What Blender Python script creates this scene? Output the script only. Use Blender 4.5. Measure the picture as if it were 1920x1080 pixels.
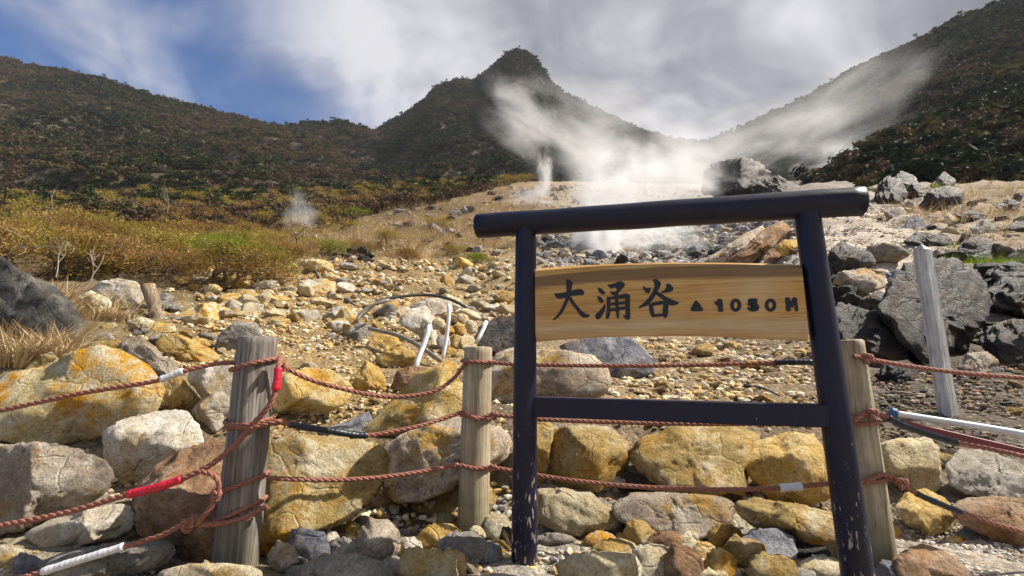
import bpy, bmesh, math, random
import numpy as np
from mathutils import Vector, Matrix

# ------------------------------------------------------------------ camera, sky, sun, exposure
for o in list(bpy.data.objects):
    bpy.data.objects.remove(o)
SC = bpy.context.scene
COL = SC.collection
FPX, CAMH, PITCH = 900.0, 1.15, math.atan(150 / 900.0)      # focal length in photo pixels, eye height, upward tilt
cam_d = bpy.data.cameras.new('camera')
cam_d.sensor_width = 36.0
cam_d.lens = 36.0 * FPX / 1920.0
cam_d.clip_start = 0.05
cam_d.clip_end = 4000
cam = bpy.data.objects.new('camera', cam_d)
COL.objects.link(cam)
cam.location = (0, 0, CAMH)
cam.rotation_euler = (math.pi / 2 + PITCH, 0, 0)
SC.camera = cam

SUN_AZ, SUN_EL = math.radians(84), math.radians(47)          # azimuth from straight ahead towards the right
SUN_DIR = Vector((math.sin(SUN_AZ) * math.cos(SUN_EL), math.cos(SUN_AZ) * math.cos(SUN_EL), math.sin(SUN_EL)))
sun_d = bpy.data.lights.new('sun', 'SUN')
sun_d.energy = 5.0
sun_d.angle = math.radians(0.6)
sun_d.color = (1.0, 0.93, 0.82)
sun = bpy.data.objects.new('sun', sun_d)
COL.objects.link(sun)
sun.rotation_euler = SUN_DIR.to_track_quat('Z', 'Y').to_euler()

SC.view_settings.view_transform = 'Standard'
SC.view_settings.look = 'None'
SC.view_settings.gamma = 1
SC.view_settings.exposure = 0.8
SC.render.engine = 'CYCLES'
SC.cycles.use_denoising = True
SC.cycles.max_bounces = 6
SC.cycles.diffuse_bounces = 3
SC.cycles.glossy_bounces = 2
SC.cycles.transparent_max_bounces = 8
SC.cycles.volume_bounces = 2
SC.cycles.volume_step_rate = 1.0
SC.cycles.volume_max_steps = 96


class NT:
    """small helper round a node tree"""
    def __init__(self, tree):
        self.t = tree
        self.n = tree.nodes
        self.l = tree.links

    def new(self, typ, **kw):
        nd = self.n.new(typ)
        for k, v in kw.items():
            setattr(nd, k, v)
        return nd

    def put(self, sock, v):
        if hasattr(v, 'is_output'):
            self.l.new(v, sock)
        else:
            sock.default_value = v

    def math(self, op, a, b=0.5, clamp=False, c=None):
        nd = self.new('ShaderNodeMath', operation=op, use_clamp=clamp)
        self.put(nd.inputs[0], a)
        self.put(nd.inputs[1], b)
        if c is not None:
            self.put(nd.inputs[2], c)
        return nd.outputs[0]

    def vmath(self, op, a, b=(0, 0, 0)):
        nd = self.new('ShaderNodeVectorMath', operation=op)
        self.put(nd.inputs[0], a)
        if op == 'SCALE':
            self.put(nd.inputs['Scale'], b)
        else:
            self.put(nd.inputs[1], b)
        return nd.outputs['Value'] if op in ('LENGTH', 'DOT_PRODUCT') else nd.outputs[0]

    def noise(self, vec, scale, detail=4.0, rough=0.55, dist=0.0):
        nd = self.new('ShaderNodeTexNoise')
        self.put(nd.inputs['Vector'], vec)
        nd.inputs['Scale'].default_value = scale
        nd.inputs['Detail'].default_value = detail
        nd.inputs['Roughness'].default_value = rough
        nd.inputs['Distortion'].default_value = dist
        return nd.outputs['Fac']

    def ramp(self, fac, stops, interp='LINEAR'):
        nd = self.new('ShaderNodeValToRGB')
        cr = nd.color_ramp
        cr.interpolation = interp
        while len(cr.elements) < len(stops):
            cr.elements.new(0.5)
        for e, (p, c) in zip(cr.elements, stops):
            e.position = p
            e.color = (c[0], c[1], c[2], 1) if not isinstance(c, (int, float)) else (c, c, c, 1)
        self.put(nd.inputs[0], fac)
        return nd.outputs[0]

    def mix(self, fac, a, b, blend='MIX'):
        nd = self.new('ShaderNodeMix', data_type='RGBA', blend_type=blend)
        self.put(nd.inputs[0], fac)
        self.put(nd.inputs[6], a if hasattr(a, 'is_output') else (*a[:3], 1))
        self.put(nd.inputs[7], b if hasattr(b, 'is_output') else (*b[:3], 1))
        return nd.outputs[2]

    def step(self, x, lo, hi):
        nd = self.new('ShaderNodeMapRange', interpolation_type='SMOOTHSTEP')
        self.put(nd.inputs[0], x)
        nd.inputs[1].default_value = lo
        nd.inputs[2].default_value = hi
        return nd.outputs[0]


def build_world():
    w = bpy.data.worlds.new('World')
    SC.world = w
    w.use_nodes = True
    t = NT(w.node_tree)
    t.n.clear()
    out = t.new('ShaderNodeOutputWorld')
    bg = t.new('ShaderNodeBackground')
    bg.inputs['Strength'].default_value = 0.061
    sky = t.new('ShaderNodeTexSky', sky_type='NISHITA', sun_disc=False)
    sky.sun_elevation = SUN_EL
    sky.sun_rotation = SUN_AZ
    sky.altitude = 1050
    sky.air_density = 1.0
    sky.dust_density = 0.6
    tc = t.new('ShaderNodeTexCoord')
    sep = t.new('ShaderNodeSeparateXYZ')
    t.put(sep.inputs[0], tc.outputs['Generated'])
    z = t.math('MAXIMUM', sep.outputs[2], 0.0)
    den = t.math('ADD', z, 0.42)
    comb = t.new('ShaderNodeCombineXYZ')
    t.put(comb.inputs[0], t.math('DIVIDE', sep.outputs[0], den))
    t.put(comb.inputs[1], t.math('DIVIDE', sep.outputs[1], den))
    p = t.vmath('ADD', comb.outputs[0], (8.33, 3.3, 3.4))
    big = t.noise(p, 1.25, 5, 0.50, 0.5)
    fine = t.noise(p, 3.4, 7, 0.55, 0.7)
    # the cloud bank thickens from left to right
    az = t.math('DIVIDE', sep.outputs[0], t.math('ADD', t.math('ABSOLUTE', sep.outputs[1]), 0.35))
    bank = t.step(az, -1.25, 0.2)
    cov = t.math('ADD', t.math('MULTIPLY', big, 1.7), t.math('MULTIPLY', bank, 0.75))
    cov = t.math('ADD', cov, t.math('MULTIPLY', fine, 0.40))
    mask = t.step(cov, 1.20, 1.62)
    shade = t.noise(t.vmath('ADD', p, (6.3, 3.2, 1)), 1.5, 4, 0.5, 0.4)
    shade = t.math('ADD', shade, t.math('MULTIPLY', t.math('SUBTRACT', fine, 0.5), 0.6))
    cl = t.ramp(shade, [(0.34, (2.1, 2.15, 2.5)), (0.48, (3.9, 3.95, 4.4)), (0.62, (7.2, 7.2, 7.6))])
    blue = t.mix(1.0, sky.outputs[0], (0.62, 0.92, 1.30), 'MULTIPLY')
    colr = t.mix(mask, blue, cl)
    t.put(bg.inputs['Color'], colr)
    t.l.new(bg.outputs[0], out.inputs[0])


build_world()

# ------------------------------------------------------------------ pixels and points
CP, SP = math.cos(PITCH), math.sin(PITCH)


def P(col, row, Y):
    """the point at forward distance Y that the photograph shows at this pixel"""
    c, v = (col - 960) / FPX, (540 - row) / FPX
    k = Y / (CP - v * SP)
    return np.array((c * k, Y, CAMH + (SP + v * CP) * k))


def project(p):
    p = np.atleast_2d(p)
    dz = p[:, 2] - CAMH
    fw = p[:, 1] * CP + dz * SP
    up = -p[:, 1] * SP + dz * CP
    return np.stack((960 + FPX * p[:, 0] / fw, 540 - FPX * up / fw), 1)


def _hash(ix, iy, iz):
    h = (ix.astype(np.int64) * 374761393 + iy.astype(np.int64) * 668265263 + iz.astype(np.int64) * 2147483647 + 1013904223) & 0xFFFFFFFF
    h = ((h ^ (h >> 13)) * 1274126177) & 0xFFFFFFFF
    h = ((h ^ (h >> 16)) * 2246822519) & 0xFFFFFFFF
    return ((h ^ (h >> 15)) & 0xFFFF) / 65535.0


def vnoise(p):
    i = np.floor(p).astype(np.int64)
    f = p - i
    f = f * f * (3 - 2 * f)
    r = 0
    for dx in (0, 1):
        for dy in (0, 1):
            for dz in (0, 1):
                wgt = (f[:, 0] if dx else 1 - f[:, 0]) * (f[:, 1] if dy else 1 - f[:, 1]) * (f[:, 2] if dz else 1 - f[:, 2])
                r = r + wgt * _hash(i[:, 0] + dx, i[:, 1] + dy, i[:, 2] + dz)
    return r * 2 - 1


def fbm(p, octv=4, gain=0.5, lac=2.03):
    a, r = 1.0, 0
    q = np.array(p, float)
    for _ in range(octv):
        r = r + a * vnoise(q)
        q = q * lac + 17.3
        a *= gain
    return r


# ------------------------------------------------------------------ the lie of the land: forward distance and height along six lines of sight
_LINES = {
    0: [(1000, 3.35), (900, 3.7), (820, 4.2), (740, 4.8), (690, 5.3), (640, 6.5), (600, 8), (560, 10.5), (530, 14), (500, 19), (460, 30), (420, 48), (390, 80), (375, 118), (362, 140)],
    480: [(960, 3.7), (880, 4.1), (820, 4.5), (760, 5.2), (700, 6.6), (640, 9), (600, 11.5), (560, 14.5), (520, 18.5), (492, 22), (496, 25), (478, 34), (440, 50), (400, 75), (375, 118), (362, 140)],
    960: [(1000, 3.6), (900, 4.05), (800, 4.6), (760, 5.0), (700, 6.8), (650, 9.3), (600, 12.5), (560, 16.5), (520, 21), (490, 27), (460, 35), (420, 47), (380, 68), (352, 100), (342, 140)],
    1300: [(1010, 3.55), (900, 4.05), (800, 4.6), (770, 4.9), (700, 6.9), (640, 10), (590, 14), (540, 20), (500, 27), (470, 34), (430, 46), (390, 65), (362, 95), (348, 140)],
    1560: [(1020, 3.5), (920, 3.95), (820, 4.5), (780, 4.9), (700, 6.6), (640, 8.2), (580, 9.5), (500, 11.2), (460, 13.5), (420, 18), (390, 23), (364, 29), (358, 40), (356, 70), (356, 140)],
    1920: [(1010, 3.5), (930, 3.85), (860, 4.2), (800, 4.7), (740, 5.5), (680, 6.6), (600, 8), (540, 9.2), (480, 11), (440, 14), (400, 19), (370, 25), (356, 31), (354, 50), (352, 140)],
}
_LN = []
for c_, prof in sorted(_LINES.items()):
    pts = np.array([P(c_, r_, y_) for r_, y_ in prof])
    y0 = max(2.6, pts[0, 1] - 0.35)
    yy = np.concatenate(([0.5, y0], pts[:, 1]))
    zz = np.concatenate(([0.0, 0.0], np.maximum(pts[:, 2], 0)))
    uu = np.concatenate(([pts[0, 0] / pts[0, 1]] * 2, pts[:, 0] / pts[:, 1]))
    _LN.append((np.log(yy), zz, uu))


def H(x, y):
    """ground height"""
    x, y = np.asarray(x, float), np.asarray(y, float)
    ys = np.maximum(y, 0.6)
    ly = np.log(ys)
    u = x / np.maximum(ys, 1.2)
    zs = np.stack([np.interp(ly, L[0], L[1]) for L in _LN])
    us = np.stack([np.interp(ly, L[0], L[2]) for L in _LN])
    z = zs[0].copy()
    for k in range(len(_LN) - 1):
        w = np.clip((u - us[k]) / (us[k + 1] - us[k]), 0, 1)
        w = w * w * (3 - 2 * w)
        z = np.where(u > us[k], zs[k] * (1 - w) + zs[k + 1] * w, z)
    p = np.stack((x.ravel(), y.ravel(), np.zeros(x.size)), 1)
    amp = np.clip((ys - 4.2) * 0.02, 0, 0.35)
    z = z + amp * (fbm(p * 0.45 + 5.0, 3) * 1.0).reshape(x.shape)
    return z


_YS = np.exp(np.linspace(math.log(1.4), math.log(139), 700))


def hit(col, row):
    """where the line of sight through a pixel meets the ground"""
    c, v = (col - 960) / FPX, (540 - row) / FPX
    k = _YS / (CP - v * SP)
    zr = CAMH + (SP + v * CP) * k
    d = zr - H(c * k, _YS)
    i = np.nonzero(d < 0)[0]
    i = i[0] if len(i) else len(_YS) - 1
    return P(col, row, _YS[i])


# ------------------------------------------------------------------ objects
def link(o, parent=None):
    COL.objects.link(o)
    if parent is not None:
        o.parent = parent
    return o


def mesh_obj(name, V, F, mat, parent=None, smooth=True, loc=None, attr=None):
    me = bpy.data.meshes.new(name)
    V = np.asarray(V, np.float32)
    F = np.asarray(F, np.int32)
    me.vertices.add(len(V))
    me.vertices.foreach_set('co', V.ravel())
    n, k = F.shape
    me.loops.add(n * k)
    me.loops.foreach_set('vertex_index', F.ravel())
    me.polygons.add(n)
    me.polygons.foreach_set('loop_start', np.arange(0, n * k, k, dtype=np.int32))
    me.polygons.foreach_set('use_smooth', np.full(n, smooth))
    if attr is not None:
        a = me.color_attributes.new('tint', 'FLOAT_COLOR', 'POINT')
        a.data.foreach_set('color', np.concatenate((attr, np.ones((len(V), 1))), 1).astype(np.float32).ravel())
    me.update(calc_edges=True)
    if isinstance(mat, (list, tuple)):
        for m in mat:
            me.materials.append(m)
    elif mat is not None:
        me.materials.append(mat)
    o = bpy.data.objects.new(name, me)
    if loc is not None:
        o.location = loc
    return link(o, parent)


def tag(o, label=None, cat=None, group=None, kind=None):
    for k, v in (('label', label), ('category', cat), ('group', group), ('kind', kind)):
        if v:
            o[k] = v
    return o


def empty(name, loc, label, cat, group=None):
    o = bpy.data.objects.new(name, None)
    o.location = loc
    o.empty_display_size = 0.1
    link(o)
    return tag(o, label, cat, group)


def unit_sphere(sub):
    bm = bmesh.new()
    bmesh.ops.create_icosphere(bm, subdivisions=sub, radius=1)
    V = np.array([v.co[:] for v in bm.verts])
    F = np.array([[v.index for v in f.verts] for f in bm.faces])
    bm.free()
    return V / np.linalg.norm(V, axis=1, keepdims=True), F


SPH = {s: unit_sphere(s) for s in (1, 2, 3, 4, 5)}


def join(parts):
    Vs, Fs, n = [], [], 0
    for V, F in parts:
        Vs.append(np.asarray(V, float))
        Fs.append(np.asarray(F) + n)
        n += len(V)
    return np.concatenate(Vs), np.concatenate(Fs)


def frames(pts):
    T = np.gradient(pts, axis=0)
    T /= np.linalg.norm(T, axis=1, keepdims=True) + 1e-12
    N = np.zeros_like(T)
    a = np.cross(T[0], (0.31, 0.2, 0.93))
    N[0] = a / np.linalg.norm(a)
    for i in range(1, len(T)):
        a = N[i - 1] - T[i] * np.dot(N[i - 1], T[i])
        N[i] = a / (np.linalg.norm(a) + 1e-12)
    return T, N, np.cross(T, N)


def tube(pts, rad, sides=8, caps=True):
    pts = np.asarray(pts, float)
    n = len(pts)
    rad = np.broadcast_to(np.asarray(rad, float), (n,))
    T, N, B = frames(pts)
    th = np.arange(sides) * 2 * math.pi / sides
    V = (pts[:, None] + rad[:, None, None] * (np.cos(th)[None, :, None] * N[:, None] + np.sin(th)[None, :, None] * B[:, None])).reshape(-1, 3)
    i, j = np.meshgrid(np.arange(n - 1), np.arange(sides), indexing='ij')
    j2 = (j + 1) % sides
    F = np.stack((i * sides + j, i * sides + j2, (i + 1) * sides + j2, (i + 1) * sides + j), -1).reshape(-1, 4)
    if caps:
        k = len(V)
        V = np.concatenate((V, pts[:1], pts[-1:]))
        js = np.arange(sides)
        c0 = np.stack((js, np.full(sides, k), np.full(sides, k), (js + 1) % sides), 1)
        c1 = np.stack((js + (n - 1) * sides, (js + 1) % sides + (n - 1) * sides, np.full(sides, k + 1), np.full(sides, k + 1)), 1)
        F = np.concatenate((F, c0, c1))
    return V, F


def clean(o):
    """drop the doubled corners that the caps leave"""
    o.data.validate()
    return o


def tris_of(F):
    """quads with a doubled corner to triangles"""
    a = F[:, [0, 1, 2]]
    b = F[:, [0, 2, 3]]
    t = np.concatenate((a, b))
    ok = (t[:, 0] != t[:, 1]) & (t[:, 1] != t[:, 2]) & (t[:, 0] != t[:, 2])
    return t[ok]


def spline(pts, ds=0.012):
    p = np.asarray(pts, float)
    p = np.concatenate(([2 * p[0] - p[1]], p, [2 * p[-1] - p[-2]]))
    out = []
    for i in range(1, len(p) - 2):
        t = np.linspace(0, 1, 24, endpoint=False)[:, None]
        a, b, c, d = p[i - 1], p[i], p[i + 1], p[i + 2]
        out.append(0.5 * (2 * b + (c - a) * t + (2 * a - 5 * b + 4 * c - d) * t ** 2 + (-a + 3 * b - 3 * c + d) * t ** 3))
    out.append(p[-2:-1])
    q = np.concatenate(out)
    s = np.concatenate(([0], np.cumsum(np.linalg.norm(np.diff(q, axis=0), axis=1))))
    m = max(4, int(s[-1] / ds))
    ss = np.linspace(0, s[-1], m)
    return np.stack([np.interp(ss, s, q[:, k]) for k in range(3)], 1)


# ------------------------------------------------------------------ materials
MAT = {}


def material(name):
    m = bpy.data.materials.new(name)
    m.use_nodes = True
    t = NT(m.node_tree)
    b = t.n['Principled BSDF']
    b.inputs['Roughness'].default_value = 0.85
    MAT[name] = m
    return m, t, b


def bump(t, b, h, strength=0.5, dist=0.02):
    nd = t.new('ShaderNodeBump')
    nd.inputs['Strength'].default_value = strength
    nd.inputs['Distance'].default_value = dist
    t.put(nd.inputs['Height'], h)
    t.l.new(nd.outputs[0], b.inputs['Normal'])


def rock_material(name, A, B, C, stain, amount=0.5, speck=0.5, rough=0.85, scale=1.0):
    m, t, b = material(name)
    tc = t.new('ShaderNodeTexCoord')
    oi = t.new('ShaderNodeObjectInfo')
    off = t.vmath('SCALE', (17.0, 31.0, 23.0), oi.outputs['Random'])
    p = t.vmath('ADD', t.vmath('SCALE', tc.outputs['Object'], scale), off)
    n1 = t.noise(p, 2.4, 9, 0.66, 0.1)
    n2 = t.noise(p, 11.0, 9, 0.70, 0.1)
    n3 = t.noise(t.vmath('ADD', p, (5, 8, 2)), 2.9, 10, 0.70, 0.2)
    n4 = t.noise(p, 52.0, 8, 0.78)
    col = t.ramp(n1, [(0.32, B), (0.5, A), (0.66, C)])
    col = t.mix(t.math('MULTIPLY', t.step(n3, 0.58 - 0.22 * amount, 0.76 - 0.22 * amount), 0.88), col, stain)
    n5 = t.noise(t.vmath('ADD', p, (3, 1, 7)), 5.0, 9, 0.70, 0.15)
    col = t.mix(t.math('MULTIPLY', t.step(n5, 0.47, 0.34), 0.5), col, tuple(0.62 * x for x in B))
    dark = t.math('MULTIPLY', t.step(n2, 0.46, 0.30), speck * 0.9)
    col = t.mix(dark, col, tuple(0.32 * x for x in B))
    lich = t.math('MULTIPLY', t.step(t.math('ADD', t.math('MULTIPLY', n2, 0.5), t.math('MULTIPLY', n5, 0.5)), 0.53, 0.66), 0.7)
    col = t.mix(lich, col, tuple(min(0.78, 1.16 * x) for x in C))
    g = t.ramp(n4, [(0.32, 0.38), (0.48, 1.05), (0.70, 1.5)])
    col = t.mix(1.0, col, g, 'MULTIPLY')
    tone = t.math('ADD', t.math('MULTIPLY', oi.outputs['Random'], 0.4), 0.8)
    hsv = t.new('ShaderNodeHueSaturation')
    hsv.inputs['Saturation'].default_value = 1.12
    t.put(hsv.inputs['Value'], tone)
    t.put(hsv.inputs['Color'], col)
    t.put(b.inputs['Base Color'], hsv.outputs[0])
    b.inputs['Roughness'].default_value = rough
    b.inputs['Specular IOR Level'].default_value = 0.25
    vor = t.new('ShaderNodeTexVoronoi', feature='DISTANCE_TO_EDGE')
    wn = t.new('ShaderNodeTexNoise')
    wn.inputs['Scale'].default_value = 4.0
    t.put(wn.inputs['Vector'], p)
    warp = t.vmath('ADD', p, t.vmath('SCALE', wn.outputs['Color'], 0.22))
    t.put(vor.inputs['Vector'], warp)
    vor.inputs['Scale'].default_value = 2.2
    crack = t.math('MULTIPLY', t.step(vor.outputs['Distance'], 0.0, 0.03), 0.26)
    h = t.math('ADD', t.math('ADD', t.math('MULTIPLY', n2, 1.1), t.math('MULTIPLY', n4, 0.45)), crack)
    bump(t, b, h, 1.0, 0.075)
    return m


rock_material('ochre_rock', (.60, .43, .19), (.42, .26, .09), (.74, .63, .42), (.50, .25, .045), 0.5)
rock_material('cream_rock', (.66, .57, .39), (.50, .38, .20), (.76, .71, .58), (.50, .31, .09), 0.4)
rock_material('yellow_rock', (.70, .62, .43), (.60, .45, .19), (.80, .77, .69), (.62, .30, .02), 0.62, 0.35)
rock_material('grey_rock', (.34, .315, .28), (.18, .17, .16), (.54, .51, .46), (.38, .27, .12), 0.3, 0.7)
rock_material('pale_rock', (.66, .60, .50), (.46, .39, .29), (.80, .77, .71), (.52, .38, .19), 0.35, 0.55)
rock_material('blue_grey_rock', (.24, .24, .265), (.11, .115, .145), (.50, .50, .51), (.42, .29, .11), 0.35, 0.7)
rock_material('dark_rock', (.045, .040, .038), (.018, .017, .018), (.12, .108, .10), (.11, .058, .024), 0.5, 0.85, 0.55)
rock_material('charcoal_rock', (.10, .094, .084), (.05, .047, .045), (.25, .235, .21), (.16, .13, .08), 0.2, 0.8)
rock_material('mossy_rock', (.50, .37, .17), (.25, .175, .075), (.70, .62, .47), (.50, .26, .05), 0.42, 0.85)
rock_material('rust_rock', (.30, .19, .115), (.16, .10, .07), (.48, .37, .28), (.38, .18, .05), 0.4, 0.7)
rock_material('lichen_rock', (.50, .42, .33), (.24, .195, .165), (.72, .66, .57), (.52, .31, .07), 0.45, 0.95)


def ground_material():
    m, t, b = material('ground_soil')
    at = t.new('ShaderNodeAttribute', attribute_name='tint')
    g = t.new('ShaderNodeNewGeometry')
    p = g.outputs['Position']
    n1 = t.noise(p, 1.2, 8, 0.65)
    n2 = t.noise(p, 14.0, 8, 0.7)
    n3 = t.noise(p, 70.0, 4, 0.7)
    col = t.mix(1.0, at.outputs['Color'], t.ramp(n1, [(0.3, 0.6), (0.7, 1.3)]), 'MULTIPLY')
    col = t.mix(1.0, col, t.ramp(n2, [(0.34, (0.45, 0.40, 0.36)), (0.55, (1, 1, 1)), (0.7, (1.3, 1.25, 1.15))]), 'MULTIPLY')
    vor = t.new('ShaderNodeTexVoronoi')
    vor.inputs['Scale'].default_value = 22
    t.put(vor.inputs['Vector'], p)
    vg = t.ramp(vor.outputs['Color'], [(0.0, 0.55), (1.0, 1.4)])
    col = t.mix(0.75, col, t.mix(1.0, col, vg, 'MULTIPLY'))
    t.put(b.inputs['Base Color'], col)
    h = t.math('ADD', t.math('ADD', n2, t.math('MULTIPLY', n3, 0.4)), t.math('MULTIPLY', vor.outputs['Distance'], -0.8))
    bump(t, b, h, 0.9, 0.05)


def tint_material(name, gain_lo=0.6, gain_hi=1.3, rough=0.85):
    """colour from the per-stone tint with a little change from stone to stone"""
    m, t, b = material(name)
    at = t.new('ShaderNodeAttribute', attribute_name='tint')
    g = t.new('ShaderNodeNewGeometry')
    n2 = t.noise(g.outputs['Position'], 30.0, 6, 0.7)
    col = t.mix(1.0, at.outputs['Color'], t.ramp(n2, [(0.3, gain_lo), (0.7, gain_hi)]), 'MULTIPLY')
    t.put(b.inputs['Base Color'], col)
    b.inputs['Roughness'].default_value = rough
    bump(t, b, n2, 0.5, 0.01)


def wood_material(name, A, B, C, along=2, rough=0.75, green=0.0, scale=1.0, bumpd=0.006):
    """weathered grain that runs along one local axis"""
    m, t, b = material(name)
    tc = t.new('ShaderNodeTexCoord')
    oi = t.new('ShaderNodeObjectInfo')
    mp = t.new('ShaderNodeMapping')
    s = [26.0 * scale] * 3
    s[along] = 1.3 * scale
    mp.inputs['Scale'].default_value = s
    t.put(mp.inputs['Vector'], t.vmath('ADD', tc.outputs['Object'], t.vmath('SCALE', (3.0, 5.0, 7.0), oi.outputs['Random'])))
    n1 = t.noise(mp.outputs[0], 1.0, 6, 0.6, 0.8)
    n2 = t.noise(mp.outputs[0], 3.3, 5, 0.6, 0.3)
    n3 = t.noise(tc.outputs['Object'], 5.0, 5, 0.6)
    col = t.ramp(n1, [(0.30, B), (0.5, A), (0.68, C)])
    col = t.mix(t.math('MULTIPLY', t.step(n2, 0.44, 0.30), 0.75), col, tuple(0.22 * x for x in B))
    col = t.mix(1.0, col, t.ramp(n3, [(0.3, 0.72), (0.7, 1.2)]), 'MULTIPLY')
    if green:
        sp = t.new('ShaderNodeSeparateXYZ')
        t.put(sp.inputs[0], tc.outputs['Object'])
        lowm = t.math('MULTIPLY', t.step(t.math('ADD', sp.outputs[2], t.math('MULTIPLY', n3, 0.5)), 0.75, 0.1), green)
        col = t.mix(lowm, col, (.17, .16, .06))
    t.put(b.inputs['Base Color'], col)
    b.inputs['Roughness'].default_value = rough
    bump(t, b, t.math('ADD', n1, t.math('MULTIPLY', n2, 0.7)), 0.9, bumpd)


def plain(name, c, rough=0.6, metal=0.0, var=0.25, scale=20.0):
    m, t, b = material(name)
    tc = t.new('ShaderNodeTexCoord')
    n = t.noise(tc.outputs['Object'], scale, 6, 0.65)
    col = t.mix(1.0, c, t.ramp(n, [(0.3, 1 - var), (0.7, 1 + var)]), 'MULTIPLY')
    t.put(b.inputs['Base Color'], col)
    b.inputs['Roughness'].default_value = rough
    b.inputs['Metallic'].default_value = metal
    bump(t, b, n, 0.25, 0.004)
    return m


def painted_material():
    m, t, b = material('navy_paint')
    tc = t.new('ShaderNodeTexCoord')
    p = tc.outputs['Object']
    n1 = t.noise(p, 6, 5, 0.6)
    mp = t.new('ShaderNodeMapping')
    mp.inputs['Scale'].default_value = (60, 60, 14)
    t.put(mp.inputs['Vector'], p)
    n2 = t.noise(mp.outputs[0], 1.0, 5, 0.65)
    sp = t.new('ShaderNodeSeparateXYZ')
    t.put(sp.inputs[0], p)
    low = t.step(sp.outputs[2], 1.35, 0.0)                       # the paint is knocked about near the ground
    thr = t.math('SUBTRACT', 0.76, t.math('MULTIPLY', low, 0.19))
    chip = t.math('MULTIPLY', t.math('SUBTRACT', t.math('ADD', n2, t.math('MULTIPLY', t.math('SUBTRACT', n1, 0.5), 0.35)), thr), 40.0, True)
    col = t.mix(t.step(n1, 0.35, 0.7), (.007, .0075, .026), (.014, .010, .026))
    col = t.mix(chip, col, (.42, .34, .25))
    t.put(b.inputs['Base Color'], col)
    b.inputs['Specular IOR Level'].default_value = 0.35
    t.put(b.inputs['Roughness'], t.math('ADD', 0.28, t.math('MULTIPLY', n1, 0.22)))
    bump(t, b, t.math('SUBTRACT', t.math('ADD', t.math('MULTIPLY', n1, 0.5), t.math('MULTIPLY', n2, 0.35)), t.math('MULTIPLY', chip, 0.4)), 0.4, 0.008)


def board_material():
    m, t, b = material('board_wood')
    tc = t.new('ShaderNodeTexCoord')
    p = tc.outputs['Object']
    mp = t.new('ShaderNodeMapping')
    mp.inputs['Scale'].default_value = (1.8, 12.0, 46.0)
    t.put(mp.inputs['Vector'], p)
    n1 = t.noise(mp.outputs[0], 1.0, 6, 0.55, 1.2)
    n2 = t.noise(mp.outputs[0], 4.0, 5, 0.6, 0.4)
    n3 = t.noise(p, 3.0, 4, 0.5)
    col = t.ramp(n1, [(0.30, (.42, .195, .04)), (0.5, (.58, .315, .08)), (0.7, (.70, .44, .16))])
    col = t.mix(t.math('MULTIPLY', t.step(n2, 0.47, 0.3), 0.55), col, (.22, .105, .03))
    col = t.mix(t.math('MULTIPLY', t.step(n3, 0.45, 0.75), 0.45), col, (.70, .52, .30))
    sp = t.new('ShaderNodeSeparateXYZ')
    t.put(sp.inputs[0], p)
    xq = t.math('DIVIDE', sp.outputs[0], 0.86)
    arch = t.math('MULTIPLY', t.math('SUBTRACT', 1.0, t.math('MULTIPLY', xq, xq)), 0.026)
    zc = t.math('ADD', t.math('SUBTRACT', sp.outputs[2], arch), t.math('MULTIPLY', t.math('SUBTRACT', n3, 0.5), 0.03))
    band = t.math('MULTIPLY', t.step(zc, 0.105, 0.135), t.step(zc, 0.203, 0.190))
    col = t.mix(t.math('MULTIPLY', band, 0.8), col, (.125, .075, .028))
    pale = t.math('MULTIPLY', t.step(zc, -0.10, -0.15), 0.45)
    col = t.mix(pale, col, (.62, .47, .31))
    t.put(b.inputs['Base Color'], col)
    b.inputs['Roughness'].default_value = 0.5
    bump(t, b, t.math('ADD', n1, n2), 0.6, 0.005)


def rope_material():
    m, t, b = material('rope_fibre')
    tc = t.new('ShaderNodeTexCoord')
    p = tc.outputs['Object']
    n = t.noise(p, 110, 5, 0.7)
    n1 = t.noise(p, 5, 4, 0.6)
    col = t.mix(n1, (.23, .075, .048), (.36, .155, .105))
    col = t.mix(1.0, col, t.ramp(n, [(0.3, 0.55), (0.7, 1.35)]), 'MULTIPLY')
    t.put(b.inputs['Base Color'], col)
    b.inputs['Roughness'].default_value = 0.7
    bump(t, b, n, 0.6, 0.004)


def leaf_material(name, cols, transl=0.25):
    """small leaves and twigs: the shade changes from leaf to leaf and from plant to plant"""
    m, t, b = material(name)
    g = t.new('ShaderNodeNewGeometry')
    oi = t.new('ShaderNodeObjectInfo')
    f = t.math('ADD', t.math('MULTIPLY', g.outputs['Random Per Island'], 0.55), t.math('MULTIPLY', oi.outputs['Random'], 0.45))
    k = len(cols) - 1
    col = t.ramp(f, [(0.12 + 0.76 * i / k, c) for i, c in enumerate(cols)])
    t.put(b.inputs['Base Color'], col)
    b.inputs['Roughness'].default_value = 0.8
    b.inputs['Specular IOR Level'].default_value = 0.1
    tr = t.new('ShaderNodeBsdfTranslucent')
    t.put(tr.inputs['Color'], col)
    mx = t.new('ShaderNodeMixShader')
    mx.inputs[0].default_value = transl
    out = t.n['Material Output']
    t.l.new(b.outputs[0], mx.inputs[1])
    t.l.new(tr.outputs[0], mx.inputs[2])
    t.l.new(mx.outputs[0], out.inputs[0])


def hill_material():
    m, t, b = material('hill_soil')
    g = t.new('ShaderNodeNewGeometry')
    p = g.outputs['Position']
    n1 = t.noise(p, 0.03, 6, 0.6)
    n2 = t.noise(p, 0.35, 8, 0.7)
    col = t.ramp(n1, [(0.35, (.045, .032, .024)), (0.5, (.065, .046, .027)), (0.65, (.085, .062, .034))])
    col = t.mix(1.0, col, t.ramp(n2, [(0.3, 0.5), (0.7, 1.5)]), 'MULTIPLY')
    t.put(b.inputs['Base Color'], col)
    bump(t, b, n2, 0.8, 2.0)


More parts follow.
